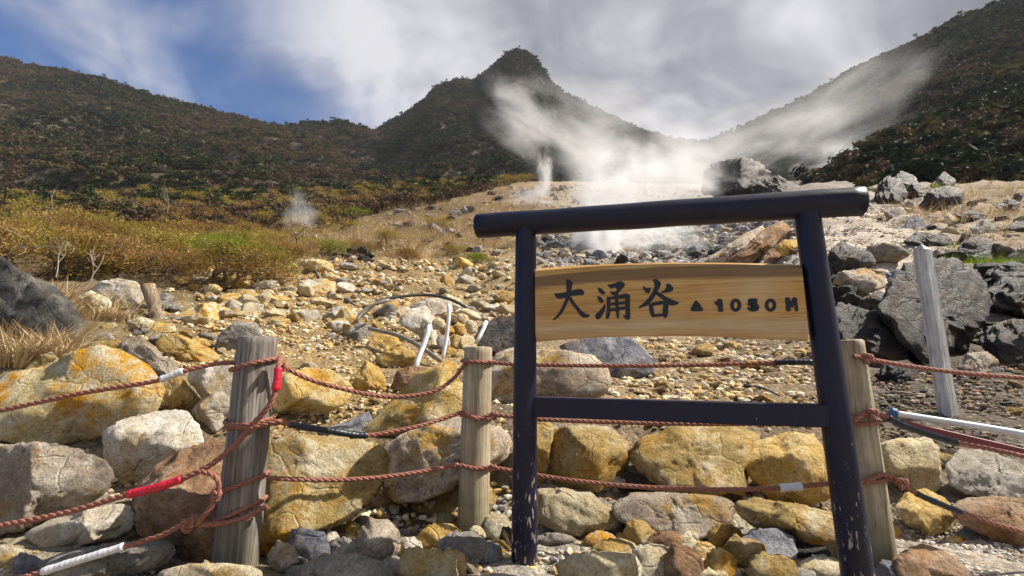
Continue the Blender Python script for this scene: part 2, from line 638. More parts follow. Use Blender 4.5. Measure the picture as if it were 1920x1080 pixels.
ground_material()
tint_material('gravel_stone')
wood_material('old_post_wood', (.17, .145, .125), (.075, .062, .055), (.32, .285, .25), green=0.4, bumpd=0.012)
wood_material('post_wood', (.36, .30, .20), (.22, .175, .11), (.48, .42, .30), green=0.75)
wood_material('stake_wood', (.50, .48, .46), (.28, .25, .23), (.66, .65, .64))
wood_material('stump_wood', (.20, .14, .085), (.09, .06, .04), (.42, .34, .22))
painted_material()
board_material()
rope_material()
plain('carving_paint', (.006, .007, .011), 0.4, 0, 0.2)
plain('red_tape', (.55, .012, .035), 0.35, 0, 0.2)
plain('white_tape', (.62, .62, .64), 0.45, 0, 0.15)
plain('black_tape', (.012, .016, .024), 0.4, 0, 0.3)
plain('white_pipe_plastic', (.66, .66, .67), 0.4, 0, 0.15, 8)
plain('grey_pipe_plastic', (.20, .18, .15), 0.5, 0, 0.25, 8)
plain('maroon_paint', (.20, .035, .04), 0.45, 0, 0.2, 8)
plain('black_hose', (.035, .033, .032), 0.5, 0, 0.3)
plain('blue_tape', (.02, .09, .25), 0.4, 0, 0.2)
plain('stem_bark', (.13, .095, .065), 0.85, 0, 0.4, 12)
plain('dead_wood', (.36, .31, .25), 0.8, 0, 0.25, 12)
leaf_material('olive_leaves', [(.24, .165, .035), (.35, .25, .045), (.27, .23, .05), (.48, .34, .09)], 0.3)
leaf_material('brown_twigs', [(.19, .10, .04), (.31, .18, .06), (.31, .21, .065), (.46, .30, .12)], 0.25)
leaf_material('green_leaves', [(.09, .12, .025), (.16, .20, .028), (.24, .265, .03), (.33, .32, .05)], 0.35)
leaf_material('far_brown', [(.066, .044, .036), (.11, .070, .048), (.10, .078, .042), (.19, .115, .06)], 0.15)  # far scrub kept dark: cloud shadow on the hills put into its colours
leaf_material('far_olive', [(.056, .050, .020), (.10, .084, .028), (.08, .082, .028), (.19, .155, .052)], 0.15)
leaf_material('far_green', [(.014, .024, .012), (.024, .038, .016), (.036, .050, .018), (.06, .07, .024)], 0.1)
leaf_material('straw', [(.34, .235, .115), (.46, .33, .17), (.54, .42, .25), (.38, .27, .15)], 0.2)
leaf_material('grass_green', [(.14, .22, .02), (.22, .32, .03), (.32, .38, .06)], 0.3)
hill_material()


def steam_material():
    m = bpy.data.materials.new('steam_vapour')
    m.use_nodes = True
    t = NT(m.node_tree)
    t.n.clear()
    out = t.new('ShaderNodeOutputMaterial')
    v = t.new('ShaderNodeVolumePrincipled')
    v.inputs['Color'].default_value = (0.97, 0.97, 0.98, 1)
    v.inputs['Anisotropy'].default_value = 0.25
    tc = t.new('ShaderNodeTexCoord')
    oi = t.new('ShaderNodeObjectInfo')
    r = t.vmath('LENGTH', tc.outputs['Object'])
    p = t.vmath('ADD', tc.outputs['Object'], t.vmath('SCALE', (13.0, 7.0, 5.0), oi.outputs['Random']))
    n = t.noise(p, 2.1, 6, 0.60, 0.6)
    edge = t.math('ADD', 0.32, t.math('MULTIPLY', t.math('MULTIPLY', r, r), 0.36))
    cut = t.step(t.math('SUBTRACT', n, edge), 0.0, 0.32)
    fall = t.step(r, 1.0, 0.35)
    sep = t.new('ShaderNodeSeparateColor')
    t.put(sep.inputs[0], oi.outputs['Color'])
    d = t.math('MULTIPLY', t.math('MULTIPLY', fall, cut), sep.outputs[0])
    t.put(v.inputs['Density'], d)
    t.l.new(v.outputs[0], out.inputs['Volume'])
    MAT['steam_vapour'] = m


steam_material()

# ------------------------------------------------------------------ the ground
# colour of the bare soil by place; gaps in the bank darkened as shade
_ZONES = [  # (photo x, photo y, reach in px, colour)
    (150, 1040, 260, (.42, .36, .26)), (600, 740, 130, (.38, .26, .11)), (560, 560, 170, (.40, .27, .11)), (800, 600, 150, (.36, .25, .11)),
    (700, 960, 200, (.18, .125, .065)), (1300, 880, 150, (.15, .105, .055)), (300, 900, 130, (.15, .11, .07)), (1740, 910, 90, (.15, .11, .07)), (900, 870, 120, (.15, .105, .055)), (1050, 1040, 200, (.45, .41, .34)), (1250, 700, 150, (.34, .235, .12)), (1480, 700, 120, (.26, .18, .095)),  # darkest tints here paint shade into the gaps between bank boulders
    (1700, 430, 160, (.62, .52, .42)), (1600, 410, 120, (.64, .53, .43)), (1850, 700, 150, (.11, .08, .05)), (1750, 720, 110, (.10, .078, .045)),
    (1820, 1040, 160, (.48, .42, .33)), (1250, 440, 170, (.30, .27, .24)), (1850, 390, 110, (.42, .30, .14)), (900, 480, 130, (.34, .24, .11)),
    (700, 420, 170, (.27, .18, .075)), (300, 430, 300, (.14, .095, .04)), (100, 600, 150, (.26, .19, .10)), (900, 380, 120, (.26, .17, .08)), (780, 355, 130, (.13, .09, .045)), (500, 375, 130, (.12, .085, .04)), (200, 380, 160, (.11, .08, .038)), (1430, 345, 60, (.12, .10, .08)), (1520, 345, 60, (.12, .10, .08)), (1600, 345, 70, (.10, .085, .065)), (1700, 345, 70, (.10, .085, .065)), (1850, 345, 120, (.17, .12, .07)),
    (1150, 370, 120, (.36, .28, .18)), (400, 640, 150, (.36, .26, .12)), (1300, 1040, 150, (.22, .17, .11)), (1400, 380, 100, (.30, .26, .22)),
]


def zone_tint(p):
    px = project(p)
    wsum = np.full(len(px), 1e-6)
    c = np.zeros((len(px), 3))
    for x, y, r, k in _ZONES:
        w = np.exp(-((px[:, 0] - x) ** 2 + (px[:, 1] - y) ** 2) / (2 * (0.6 * r) ** 2)) + 1e-9
        wsum += w
        c += w[:, None] * np.array(k)
    return c / wsum[:, None]


def build_ground():
    ny, nx = 420, 300
    y = np.concatenate((np.linspace(-6, 2.4, 24, endpoint=False), np.exp(np.linspace(math.log(2.4), math.log(139), ny - 24))))
    w = np.linspace(-1.75, 1.75, nx)
    W, Yg = np.meshgrid(w, y)
    X = W * (np.maximum(Yg, -3) + 7.0) * np.interp(Yg, [-6, 3, 30], [1.0, 0.62, 0.95])
    Z = H(X, Yg)
    p3 = np.stack((X.ravel(), Yg.ravel(), np.zeros(X.size)), 1)
    fine = (fbm(p3 * 3.1, 4) * np.clip(Yg.ravel() * 0.008, 0.008, 0.12))
    V = np.stack((X.ravel(), Yg.ravel(), Z.ravel() + fine), 1)
    i, j = np.meshgrid(np.arange(ny - 1), np.arange(nx - 1), indexing='ij')
    F = np.stack((i * nx + j, i * nx + j + 1, (i + 1) * nx + j + 1, (i + 1) * nx + j), -1).reshape(-1, 4)
    q = V.copy()
    q[:, 1] = np.maximum(q[:, 1], 2.6)
    o = mesh_obj('ground', V, F, MAT['ground_soil'], attr=zone_tint(q))
    tag(o, kind='structure')


build_ground()

# ------------------------------------------------------------------ the hills behind
def hill(name, ridge, base_row, y_base, y_ridge, seed, bumpy=1.0):
    """ridge: the skyline (photo x, y); the slope runs from y_base to y_ridge metres away and drops again behind"""
    ridge = np.array(ridge, float)
    cols = np.linspace(ridge[0, 0], ridge[-1, 0], 150)
    rr = np.interp(cols, ridge[:, 0], ridge[:, 1])
    ts = np.linspace(0, 1, 70)
    yb = y_base if callable(y_base) else (lambda c: y_base)
    yr = y_ridge if callable(y_ridge) else (lambda c: y_ridge)
    rb = base_row if callable(base_row) else (lambda c: base_row)
    V = []
    for c, r in zip(cols, rr):
        a, b = P(c, rb(c), yb(c)), P(c, r, yr(c))
        line = a[None] + (b - a)[None] * ts[:, None]
        line[:, 2] -= (b[2] - a[2]) * 0.07 * np.sin(ts * math.pi)
        back = np.array([b + np.array((b[0] * .25, 0.3 * yr(c), -0.5 * (b[2] - a[2])))])
        V.append(np.concatenate((line, back)))
    V = np.array(V)
    n, m = V.shape[:2]
    q = V.reshape(-1, 3)
    size = np.linalg.norm(V[n // 2, 0] - V[n // 2, -2])
    fade = np.tile(np.concatenate((np.minimum(1, 2.2 * (1 - ts)), [0.0])), n)
    d = (fbm(q / (size * 0.16) + seed * 7.7, 4) * 0.030 - 0.05 * (np.abs(fbm(q * np.array((1, 1, .35)) / (size * 0.22) + seed * 3.1, 3)) - .4)) * size * bumpy * fade
    q = q + np.stack((np.zeros_like(d), -d * 0.6, d * 0.8), 1)
    i, j = np.meshgrid(np.arange(n - 1), np.arange(m - 1), indexing='ij')
    F = np.stack((i * m + j, (i + 1) * m + j, (i + 1) * m + j + 1, i * m + j + 1), -1).reshape(-1, 4)
    o = mesh_obj(name, q, F, MAT['hill_soil'])
    tag(o, kind='structure')
    return q.reshape(n, m, 3)


RIDGE_A = [(-330, 60), (-100, 92), (0, 108), (60, 124), (130, 134), (200, 152), (300, 184), (400, 207), (460, 222), (520, 238), (600, 270), (700, 310), (800, 330)]
RIDGE_B = [(380, 330), (430, 280), (480, 252), (520, 239), (580, 231), (640, 229), (690, 242), (740, 262), (800, 300), (860, 330)]
RIDGE_C = [(540, 350), (600, 305), (650, 271), (700, 247), (760, 213), (800, 184), (818, 160), (860, 149), (890, 151), (920, 128), (948, 102), (968, 94), (980, 94), (1000, 106), (1015, 124), (1030, 152), (1060, 177),
           (1100, 197), (1150, 222), (1200, 245), (1260, 262), (1300, 267), (1360, 278), (1450, 302), (1560, 342)]
RIDGE_D = [(1160, 330), (1240, 285), (1330, 264), (1380, 247), (1450, 212), (1500, 191), (1550, 162), (1600, 131), (1650, 106), (1700, 86), (1750, 61), (1800, 33), (1860, 13), (1890, 3), (1960, -30), (2100, -75), (2330, -120)]
HILL_C = hill('mountain', RIDGE_C, lambda c: 372, 150, lambda c: 420, 3, 0.9)
HILL_B = hill('hill_far', RIDGE_B, lambda c: 385, 150, lambda c: 360, 4, 0.9)
HILL_A = hill('hill_left', RIDGE_A, lambda c: 395, 118, lambda c: 300, 5, 1.0)
HILL_D = hill('hill_right', RIDGE_D, lambda c: 380 if c < 1560 else 368, lambda c: np.interp(c, [1160, 1480, 1640, 1900], [150, 80, 42, 38]), lambda c: np.interp(c, [1160, 1500, 1900], [380, 280, 210]), 7, 0.55)

# ------------------------------------------------------------------ rocks
def rock_shape(seed, sub, facets=9, sharp=48.0, rough=1.0, flat=1.0):
    """a broken, worn stone about one unit in radius"""
    rs = np.random.RandomState(seed)
    V, F = SPH[sub]
    n = rs.normal(size=(facets + 14, 3))
    n /= np.linalg.norm(n, axis=1, keepdims=True)
    n = np.concatenate((n, [(1, 0, 0), (-1, 0, 0), (0, 1, 0), (0, -1, 0), (0, 0, 1), (0, 0, -1)]))
    d = np.concatenate((rs.uniform(0.50, 0.88, facets), rs.uniform(0.90, 1.08, 14), rs.uniform(0.82, 1.05, 6)))   # broken faces, then chipped edges
    s = np.maximum(V @ n.T, 0) / d
    r = (s ** sharp).sum(1) ** (-1 / sharp)
    p = V * r[:, None]
    q = V * 1.6 + rs.uniform(-40, 40, 3)
    ax = rs.normal(size=3)
    ax /= np.linalg.norm(ax)
    lay = q + (q @ ax)[:, None] * ax * 2.2                       # bedding: the stone splits along one direction
    disp = 0.05 * fbm(q, 3) + 0.06 * (np.abs(fbm(lay * 1.5 + 9, 3)) - 0.35) + 0.028 * fbm(lay * 4.2, 3)
    st = fbm(lay * 1.1 + 31, 3) * 3.2
    disp = disp + 0.05 * (np.floor(st) + np.clip((st - np.floor(st)) * 3.0 - 1.0, 0, 1) - st * 0.7)   # stepped breaks
    p = p * (1 + rough * disp)[:, None]
    p[:, 2] *= flat
    return p, F


def poly_radius(poly, th):
    """distance from the middle of a polygon to its edge in each direction"""
    c = poly.mean(0)
    q = poly - c
    q2 = np.roll(q, -1, axis=0)
    out = np.zeros_like(th)
    for k, t in enumerate(th):
        d = np.array((math.cos(t), math.sin(t)))
        e = q2 - q
        den = d[0] * e[:, 1] - d[1] * e[:, 0]
        den = np.where(abs(den) < 1e-9, 1e-9, den)
        s = (q[:, 0] * e[:, 1] - q[:, 1] * e[:, 0]) / den
        w = (q[:, 0] * d[1] - q[:, 1] * d[0]) / den
        ok = (s > 0) & (w >= -1e-6) & (w <= 1 + 1e-6)
        out[k] = s[ok].max() if ok.any() else 0
    return out


_seed = [100]


def poly_area_centre(p):
    x, y = p[:, 0], p[:, 1]
    x2, y2 = np.roll(x, -1), np.roll(y, -1)
    a = x * y2 - x2 * y
    A = a.sum() / 2
    return abs(A), np.array((((x + x2) * a).sum(), ((y + y2) * a).sum())) / (6 * A)


def shaped_rock(name, outline, mat, label, cat='boulder', group=None, Y=None, deep=0.85, sub=5, forward=0.1, rough=1.0, sharp=48.0, grow=1.08, lean=0.5):
    """a stone whose outline, seen from the path, follows the one in the photograph"""
    _seed[0] += 1
    px = np.array([[float(a) for a in s.split(',')] for s in outline.split()])
    area, cen = poly_area_centre(px)
    px = cen + (px - cen) * grow
    low = cen[1] + 0.62 * (px[:, 1].max() - cen[1])
    base = hit(cen[0], low) if Y is None else P(cen[0], cen[1], Y)
    ray = P(cen[0], cen[1], base[1]) - np.array((0, 0, CAMH))
    ray /= np.linalg.norm(ray)
    dist = base[1]
    k = dist / FPX / (CP - (540 - cen[1]) / FPX * SP)
    rad_m = math.sqrt(area / math.pi) * k
    depth = deep * rad_m * 1.05
    dist = max(1.5, dist - forward * depth)
    w = np.array([P(a, b, dist) for a, b in px])
    c3 = P(cen[0], cen[1], dist)
    loc = np.stack((w[:, 0] - c3[0], w[:, 2] - c3[2]), 1)
    V, F = rock_shape(_seed[0], sub, rough=0.9 * rough, sharp=sharp)
    nb = 72
    th = -math.pi + (np.arange(nb) + 0.5) * 2 * math.pi / nb
    q = loc - 0
    # radius of the outline round the centre
    r2 = np.zeros(nb)
    e0, e1 = q, np.roll(q, -1, axis=0)
    for i, t in enumerate(th):
        d = np.array((math.cos(t), math.sin(t)))
        e = e1 - e0
        den = d[0] * e[:, 1] - d[1] * e[:, 0]
        den = np.where(abs(den) < 1e-12, 1e-12, den)
        s = (e0[:, 0] * e[:, 1] - e0[:, 1] * e[:, 0]) / den
        u = (e0[:, 0] * d[1] - e0[:, 1] * d[0]) / den
        ok = (s > 0) & (u >= -1e-6) & (u <= 1 + 1e-6)
        r2[i] = s[ok].max() if ok.any() else rad_m
    ang = np.arctan2(V[:, 2], V[:, 0])
    rad = np.hypot(V[:, 0], V[:, 2])
    b = ((ang + math.pi) / (2 * math.pi) * nb).astype(int) % nb
    r0 = np.full(nb, 0.5)
    np.maximum.at(r0, b, rad)
    r0 = (np.roll(r0, 1) + r0 + np.roll(r0, -1)) / 3
    thx = np.concatenate(([th[-1] - 2 * math.pi], th, [th[0] + 2 * math.pi]))
    f = np.interp(ang, thx, np.concatenate(([(r2 / r0)[-1]], r2 / r0, [(r2 / r0)[0]])))
    f = f * np.clip(rad * 1.0, 0, 1) ** 0 
    X, Zl, D = V[:, 0] * f, V[:, 2] * f, V[:, 1] * depth
    out = np.stack((X, np.zeros_like(X), Zl), 1) + (D + lean * Zl)[:, None] * ray[None]     # the bank leans back
    o = mesh_obj(name, out, F, MAT[mat], loc=c3)
    tag(o, label, cat, group)
    return o


W = 'boulders of the dry stone bank behind the rope fence'
BIG = [
    ('yellow_rock', 'huge cream boulder with orange and yellow stains at the left edge', '-60,760 -30,735 0,722 30,700 80,690 130,668 190,654 235,672 270,695 287,722 285,750 270,772 235,795 180,812 120,824 60,822 0,815 -50,800'),
    ('lichen_rock', 'big tan and grey boulder right under the huge orange-stained boulder', '-60,845 20,835 90,832 140,845 190,865 205,885 200,915 160,945 100,965 40,990 -60,1005'),
    ('pale_rock', 'pale cream boulder left of the leaning old post, below the huge orange-stained boulder', '198,812 230,790 290,772 340,770 370,800 375,830 350,860 300,885 250,905 225,912 208,890 203,850'),
    ('rust_rock', 'tall dusky boulder in shade hard against the left of the leaning old post', '255,905 290,870 340,845 400,820 440,825 445,960 430,1040 350,1062 300,1042 265,1000 248,950'),
    ('pale_rock', 'white cracked slab on the ground at the lower left', '50,1000 100,975 160,955 230,945 250,960 245,990 210,1010 150,1025 90,1030'),
    ('grey_rock', 'flat grey slab under the white-taped rope end at the bottom left', '80,1055 120,1038 210,1020 300,1012 330,1030 300,1062 200,1090 80,1090'),
    ('lichen_rock', 'slanting grey and white block beside the right end of the huge orange-stained boulder', '215,662 230,642 262,630 290,650 320,685 332,715 300,708 270,692'),
    ('mossy_rock', 'brown pitted block below the white tape of the upper left rope', '285,722 320,700 345,715 375,750 365,765 330,772 295,768 278,752'),
    ('pale_rock', 'pale upright block just behind the left side of the leaning old post', '360,690 400,690 440,680 460,700 455,790 420,805 385,800 360,770 380,745 350,710'),
    ('ochre_rock', 'long flat-sided block with a grey end, above the upper left rope', '294,645 310,625 350,633 400,658 412,672 380,681 330,667 300,657'),
    ('charcoal_rock', 'dark grey rounded boulder with pale streaks at the left edge behind dry grass', '-70,490 0,484 30,508 60,520 100,540 125,570 142,602 135,640 80,662 20,668 -70,665'),
    ('pale_rock', 'domed white boulder with grey lichen left of the short leaning stump', '165,547 185,530 220,523 255,530 268,548 262,570 240,582 205,577 175,565'),
    ('cream_rock', 'cream boulder in front of the domed white boulder', '143,560 170,545 205,563 209,585 196,602 160,592'),
    ('yellow_rock', 'pale yellow boulder with a mossy left flank right of the stump', '322,598 340,586 375,570 405,568 409,600 380,613 350,607'),
    ('ochre_rock', 'smooth orange stone below the short leaning stump', '272,617 290,604 325,608 329,622 305,631 275,629'),
    ('cream_rock', 'cream slab with a grey shaded front left of the smooth orange stone', '238,603 265,594 290,603 275,626 250,627'),
    ('grey_rock', 'flat grey stone at the end of the dry grass, above the huge boulder', '140,634 165,620 205,625 216,636 190,646 145,650'),
    ('mossy_rock', 'yellow-green stone lying on the back of the huge boulder', '140,657 165,642 215,637 232,642 215,657 180,662'),
    ('mossy_rock', 'small lichen-covered stone on the left shoulder of the huge boulder', '45,692 75,666 95,660 109,673 92,690 55,700'),
    ('grey_rock', 'pitted grey-brown boulder just above the top of the leaning old post', '405,652 415,625 440,605 480,608 488,632 470,655 430,664'),
    ('ochre_rock', 'tan boulder right of the leaning old post, above the black-taped rope', '515,745 530,710 570,690 620,695 652,722 645,750 610,772 560,781 520,775'),
    ('ochre_rock', 'pointed tan boulder like a tooth in the middle of the gravel slope', '660,727 672,698 687,676 710,690 722,712 722,732 690,742'),
    ('rust_rock', 'brown boulder behind the sagging upper rope, left of the wedge boulder', '733,730 745,695 765,688 800,690 790,715 768,738'),
    ('mossy_rock', 'large dark ochre wedge-shaped boulder left of the middle fence post', '690,805 715,772 765,722 782,700 810,690 845,675 852,700 866,722 870,772 830,792 770,803 735,812'),
    ('blue_grey_rock', 'low slab of grey stone with a white edge above the black-taped rope', '590,812 650,790 690,772 702,796 685,816 630,820'),
    ('mossy_rock', 'very large rounded ochre boulder right of the leaning old post, at its foot', '490,850 520,828 560,822 620,820 700,835 721,860 716,890 690,930 660,965 620,978 560,992 500,1012 482,960 484,890'),
    ('lichen_rock', 'large purplish grey lichen-covered boulder behind the middle fence post', '722,842 760,815 800,800 862,785 940,800 962,832 950,862 890,890 860,905 800,930 745,932 727,890'),
    ('mossy_rock', 'long low ochre boulder at the foot of the middle fence post', '690,985 740,950 800,925 860,908 940,893 988,918 990,960 960,972 870,988 800,1008 730,1006'),
    ('lichen_rock', 'broad pinkish boulder behind the left sign post, level with the upper rope', '920,690 930,662 960,652 1000,655 1060,660 1110,670 1133,690 1134,725 1115,743 1060,750 990,750 940,760 920,740'),
    ('blue_grey_rock', 'two-toned boulder, slate above and gold below, under the sign board', '1058,652 1080,640 1110,632 1170,630 1200,648 1223,680 1215,702 1180,717 1135,717 1095,690'),
    ('dark_rock', 'dark boulder between the middle fence post and the left sign post', '886,655 903,612 935,595 985,592 995,630 985,660 920,664'),
    ('mossy_rock', 'squarish ochre boulder under the left end of the lower sign rail', '1028,812 1060,801 1100,797 1140,800 1178,830 1175,870 1152,902 1100,922 1050,912 1029,890'),
    ('ochre_rock', 'narrow ochre boulder partly hidden by the left sign post', '985,800 1020,786 1038,800 1028,870 1016,907 990,900'),
    ('mossy_rock', 'large green-mottled boulder under the middle of the lower sign rail', '1181,857 1200,827 1260,801 1330,795 1380,797 1422,818 1413,850 1397,882 1390,914 1330,920 1260,917 1218,892'),
    ('ochre_rock', 'smooth golden boulder left of the right sign post, behind the white-taped rope', '1394,852 1420,830 1480,812 1522,818 1547,850 1552,930 1500,947 1450,937 1410,892'),
    ('cream_rock', 'sunlit cream boulder right of the foot of the left sign post', '1003,917 1060,917 1110,922 1130,945 1165,970 1169,996 1145,1006 1100,1002 1050,997 1006,970'),
    ('lichen_rock', 'long craggy grey boulder in the lowest row, centre of the sign', '1150,952 1185,925 1240,924 1300,929 1350,930 1376,950 1367,982 1330,1002 1280,1008 1220,1002 1175,977'),
    ('mossy_rock', 'long olive boulder in the lowest row left of the right sign post', '1375,942 1430,937 1500,947 1550,962 1575,1000 1580,1055 1520,1044 1480,1012 1440,1002 1400,977'),
    ('cream_rock', 'pale rounded stone lying before the long olive boulder', '1362,986 1380,955 1410,955 1433,976 1430,1002 1390,1003'),
    ('cream_rock', 'square sandy boulder just right of the right fence post', '1640,838 1680,825 1740,822 1756,840 1761,900 1750,921 1690,911 1648,892'),
    ('pale_rock', 'long pale boulder at the right edge under the red-brown pipe', '1778,872 1800,846 1850,845 1890,862 1930,880 1980,890 1970,935 1880,932 1820,926 1785,906'),
    ('ochre_rock', 'round golden boulder behind the black-taped lower rope on the right', '1680,952 1700,925 1735,917 1770,935 1793,965 1780,992 1740,1002 1700,982'),
    ('rust_rock', 'rust-coloured boulder at the right edge of the lowest row', '1788,952 1820,935 1880,932 1940,938 1980,950 1980,1025 1900,1028 1850,1002 1800,977'),
    ('rust_rock', 'red-brown wedge stone at the bottom right corner', '1672,1050 1700,1032 1730,1020 1770,1035 1800,1060 1825,1090 1680,1095'),
    ('blue_grey_rock', 'blue-grey stone beside the foot of the right fence post', '1638,1075 1655,1050 1680,1055 1702,1080 1690,1100 1640,1098'),
    ('yellow_rock', 'small yellow stone wedged between the sandy and the long pale boulder', '1760,852 1775,842 1796,848 1787,870 1763,874'),
    ('rust_rock', 'brown stone peeping out of the dark gap left of the lichen boulder', '700,947 715,912 737,912 744,946 716,952'),
    ('dark_rock', 'dark rounded stone in the gap between two boulders under the sign', '1148,903 1175,884 1207,893 1212,917 1168,924'),
    ('ochre_rock', 'tan boulder in the rubble near the bent grey pipe', '622,602 640,580 655,577 669,600 656,619 634,613'),
    ('grey_rock', 'grey-topped boulder where the bent pipe starts', '652,622 675,604 696,610 691,633 664,640'),
    ('ochre_rock', 'orange-brown boulder under the straight grey pipe', '687,646 705,628 740,629 753,645 730,657 698,657'),
    ('ochre_rock', 'orange boulder with a white flank beside the foot of the white pipes', '703,674 725,655 750,649 776,660 780,682 750,692 713,687'),
    ('pale_rock', 'upright split pale slab left of the white standing pipe', '750,604 768,582 798,574 815,598 820,652 800,658 785,628 762,614'),
    ('pale_rock', 'broad pale capping stone over the little cobble wall', '768,577 800,560 842,559 848,588 815,598 785,592'),
]
DARKS = [
    ('dark_rock', 'largest dark craggy boulder behind the white stake', '1655,582 1670,545 1698,502 1730,485 1790,488 1830,508 1850,548 1856,577 1840,602 1810,642 1790,664 1740,684 1708,657 1680,622'),
    ('dark_rock', 'dark reddish boulder behind the top of the right fence post', '1558,582 1590,571 1640,590 1680,622 1708,654 1702,694 1650,696 1595,688 1568,640'),
    ('dark_rock', 'pointed dark boulder right of the right sign post, on pale gravel', '1545,500 1560,468 1577,453 1600,465 1630,473 1642,492 1620,508 1560,522'),
    ('lichen_rock', 'grey boulder with an orange patch left of the largest dark boulder', '1553,548 1575,512 1620,504 1656,520 1656,540 1620,552 1580,572 1558,570'),
    ('dark_rock', 'brown-black slab at the right edge above the white pipe', '1838,640 1860,612 1900,600 1985,606 1990,668 1930,684 1870,676'),
    ('dark_rock', 'low dark boulder at the foot of the largest dark boulder, left of the white stake', '1640,705 1662,680 1700,676 1722,692 1716,716 1670,722'),
    ('lichen_rock', 'grey boulder right of the white stake at the foot of the outcrop', '1795,690 1812,664 1850,660 1872,678 1862,702 1820,708'),
    ('dark_rock', 'black boulder above the right edge of the largest dark boulder', '1845,520 1862,498 1900,490 1930,500 1925,524 1880,530'),
    ('dark_rock', 'flat dark stone wedged under the orange-patched boulder', '1600,567 1650,545 1662,555 1640,580 1615,580'),
    ('blue_grey_rock', 'small slate stone left of the white stake', '1660,512 1690,504 1694,526 1668,537'),
    ('dark_rock', 'wide dark boulder at the right edge beside the largest dark boulder', '1852,545 1880,520 1980,526 1990,600 1910,602 1866,582'),
    ('dark_rock', 'dark boulder with green grass at its left, right of the white stake', '1796,468 1810,450 1835,444 1866,456 1870,490 1840,499 1810,485'),
    ('dark_rock', 'dark streaked boulder just behind the tip of the white stake', '1692,456 1720,435 1750,439 1780,445 1788,461 1740,466'),
    ('lichen_rock', 'pale-edged stone right of the tip of the white stake', '1746,474 1770,462 1800,480 1798,494 1750,486'),
    ('grey_rock', 'grey stone at the right edge level with the stake tip', '1890,482 1915,465 1960,462 1962,495 1900,498'),
    ('blue_grey_rock', 'smooth slate dome on the pale gravel above the stake', '1696,426 1702,412 1725,407 1743,420 1736,430 1700,430'),
    ('grey_rock', 'round grey boulder on the gravel shelf to the right', '1818,428 1845,412 1868,427 1866,443 1830,444'),
    ('dark_rock', 'low dark boulder at the right edge of the gravel shelf', '1880,432 1905,415 1945,416 1945,436 1885,436'),
    ('dark_rock', 'dark rounded boulder among orange grass on the gravel shelf', '1793,404 1815,394 1845,401 1850,416 1810,418'),
    ('cream_rock', 'cream stone beside the dark rounded boulder on the shelf', '1753,414 1780,400 1799,415 1775,422'),
    ('grey_rock', 'grey stone right of the end of the sign top beam', '1658,397 1690,388 1702,402 1690,411 1662,408'),
    ('dark_rock', 'dark crag with pale rims beyond the right end of the sign beam', '1640,372 1648,345 1665,330 1692,342 1700,362 1690,382 1655,386'),
    ('dark_rock', 'topmost dark crag of the pile beyond the sign beam', '1665,345 1690,321 1714,330 1725,350 1700,360'),
    ('dark_rock', 'long dark crag sloping right in the pile beyond the sign beam', '1690,365 1712,342 1740,348 1748,365 1720,376'),
    ('dark_rock', 'big brownish crag at the right of the pile beyond the sign beam', '1722,390 1745,356 1780,349 1806,360 1802,386 1760,396'),
    ('dark_rock', 'lone dark boulder with a bright top edge behind the rock pile', '1744,348 1770,322 1792,338 1788,352 1760,356'),
    ('dark_rock', 'dark boulder by pale grass at the far right below the hill', '1868,388 1890,371 1912,380 1908,397 1875,398'),
    ('rust_rock', 'reddish pointed stone just above the right end of the board', '1424,496 1440,470 1460,464 1476,486 1470,502 1430,506'),
    ('ochre_rock', 'gold-topped stone above the right end of the board, by the sign post', '1452,465 1470,450 1496,450 1500,478 1478,486'),
    ('rust_rock', 'long reddish slab lying diagonally above the board', '1352,498 1390,470 1430,432 1465,415 1480,430 1440,470 1400,500'),
    ('lichen_rock', 'long grey slab lying beside the reddish diagonal slab', '1310,498 1350,470 1400,436 1430,425 1436,434 1390,470 1350,502'),
]
CRAGS = [
    ('dark_rock', 'massive dark rock tower rising out of the steam behind the sign', '1318,362 1320,330 1335,310 1370,300 1400,298 1425,306 1440,322 1445,345 1440,372 1380,376'),
    ('dark_rock', 'lower dark rock shoulder right of the massive tower', '1425,362 1432,335 1460,330 1485,345 1510,352 1520,372 1470,378'),
]
for mat, lab, out in BIG:
    shaped_rock('boulder', out, mat, lab, 'boulder', W, Y=3.98 if lab.startswith('long low ochre') else None)
for mat, lab, out in DARKS:
    shaped_rock('boulder', out, mat, lab, 'boulder', 'boulders of the outcrop on the right', rough=1.9, sharp=26.0)
for mat, lab, out in CRAGS:
    shaped_rock('rock_crag', out, mat, lab, 'rock', 'rock crags in the steam', rough=2.2, Y=62)

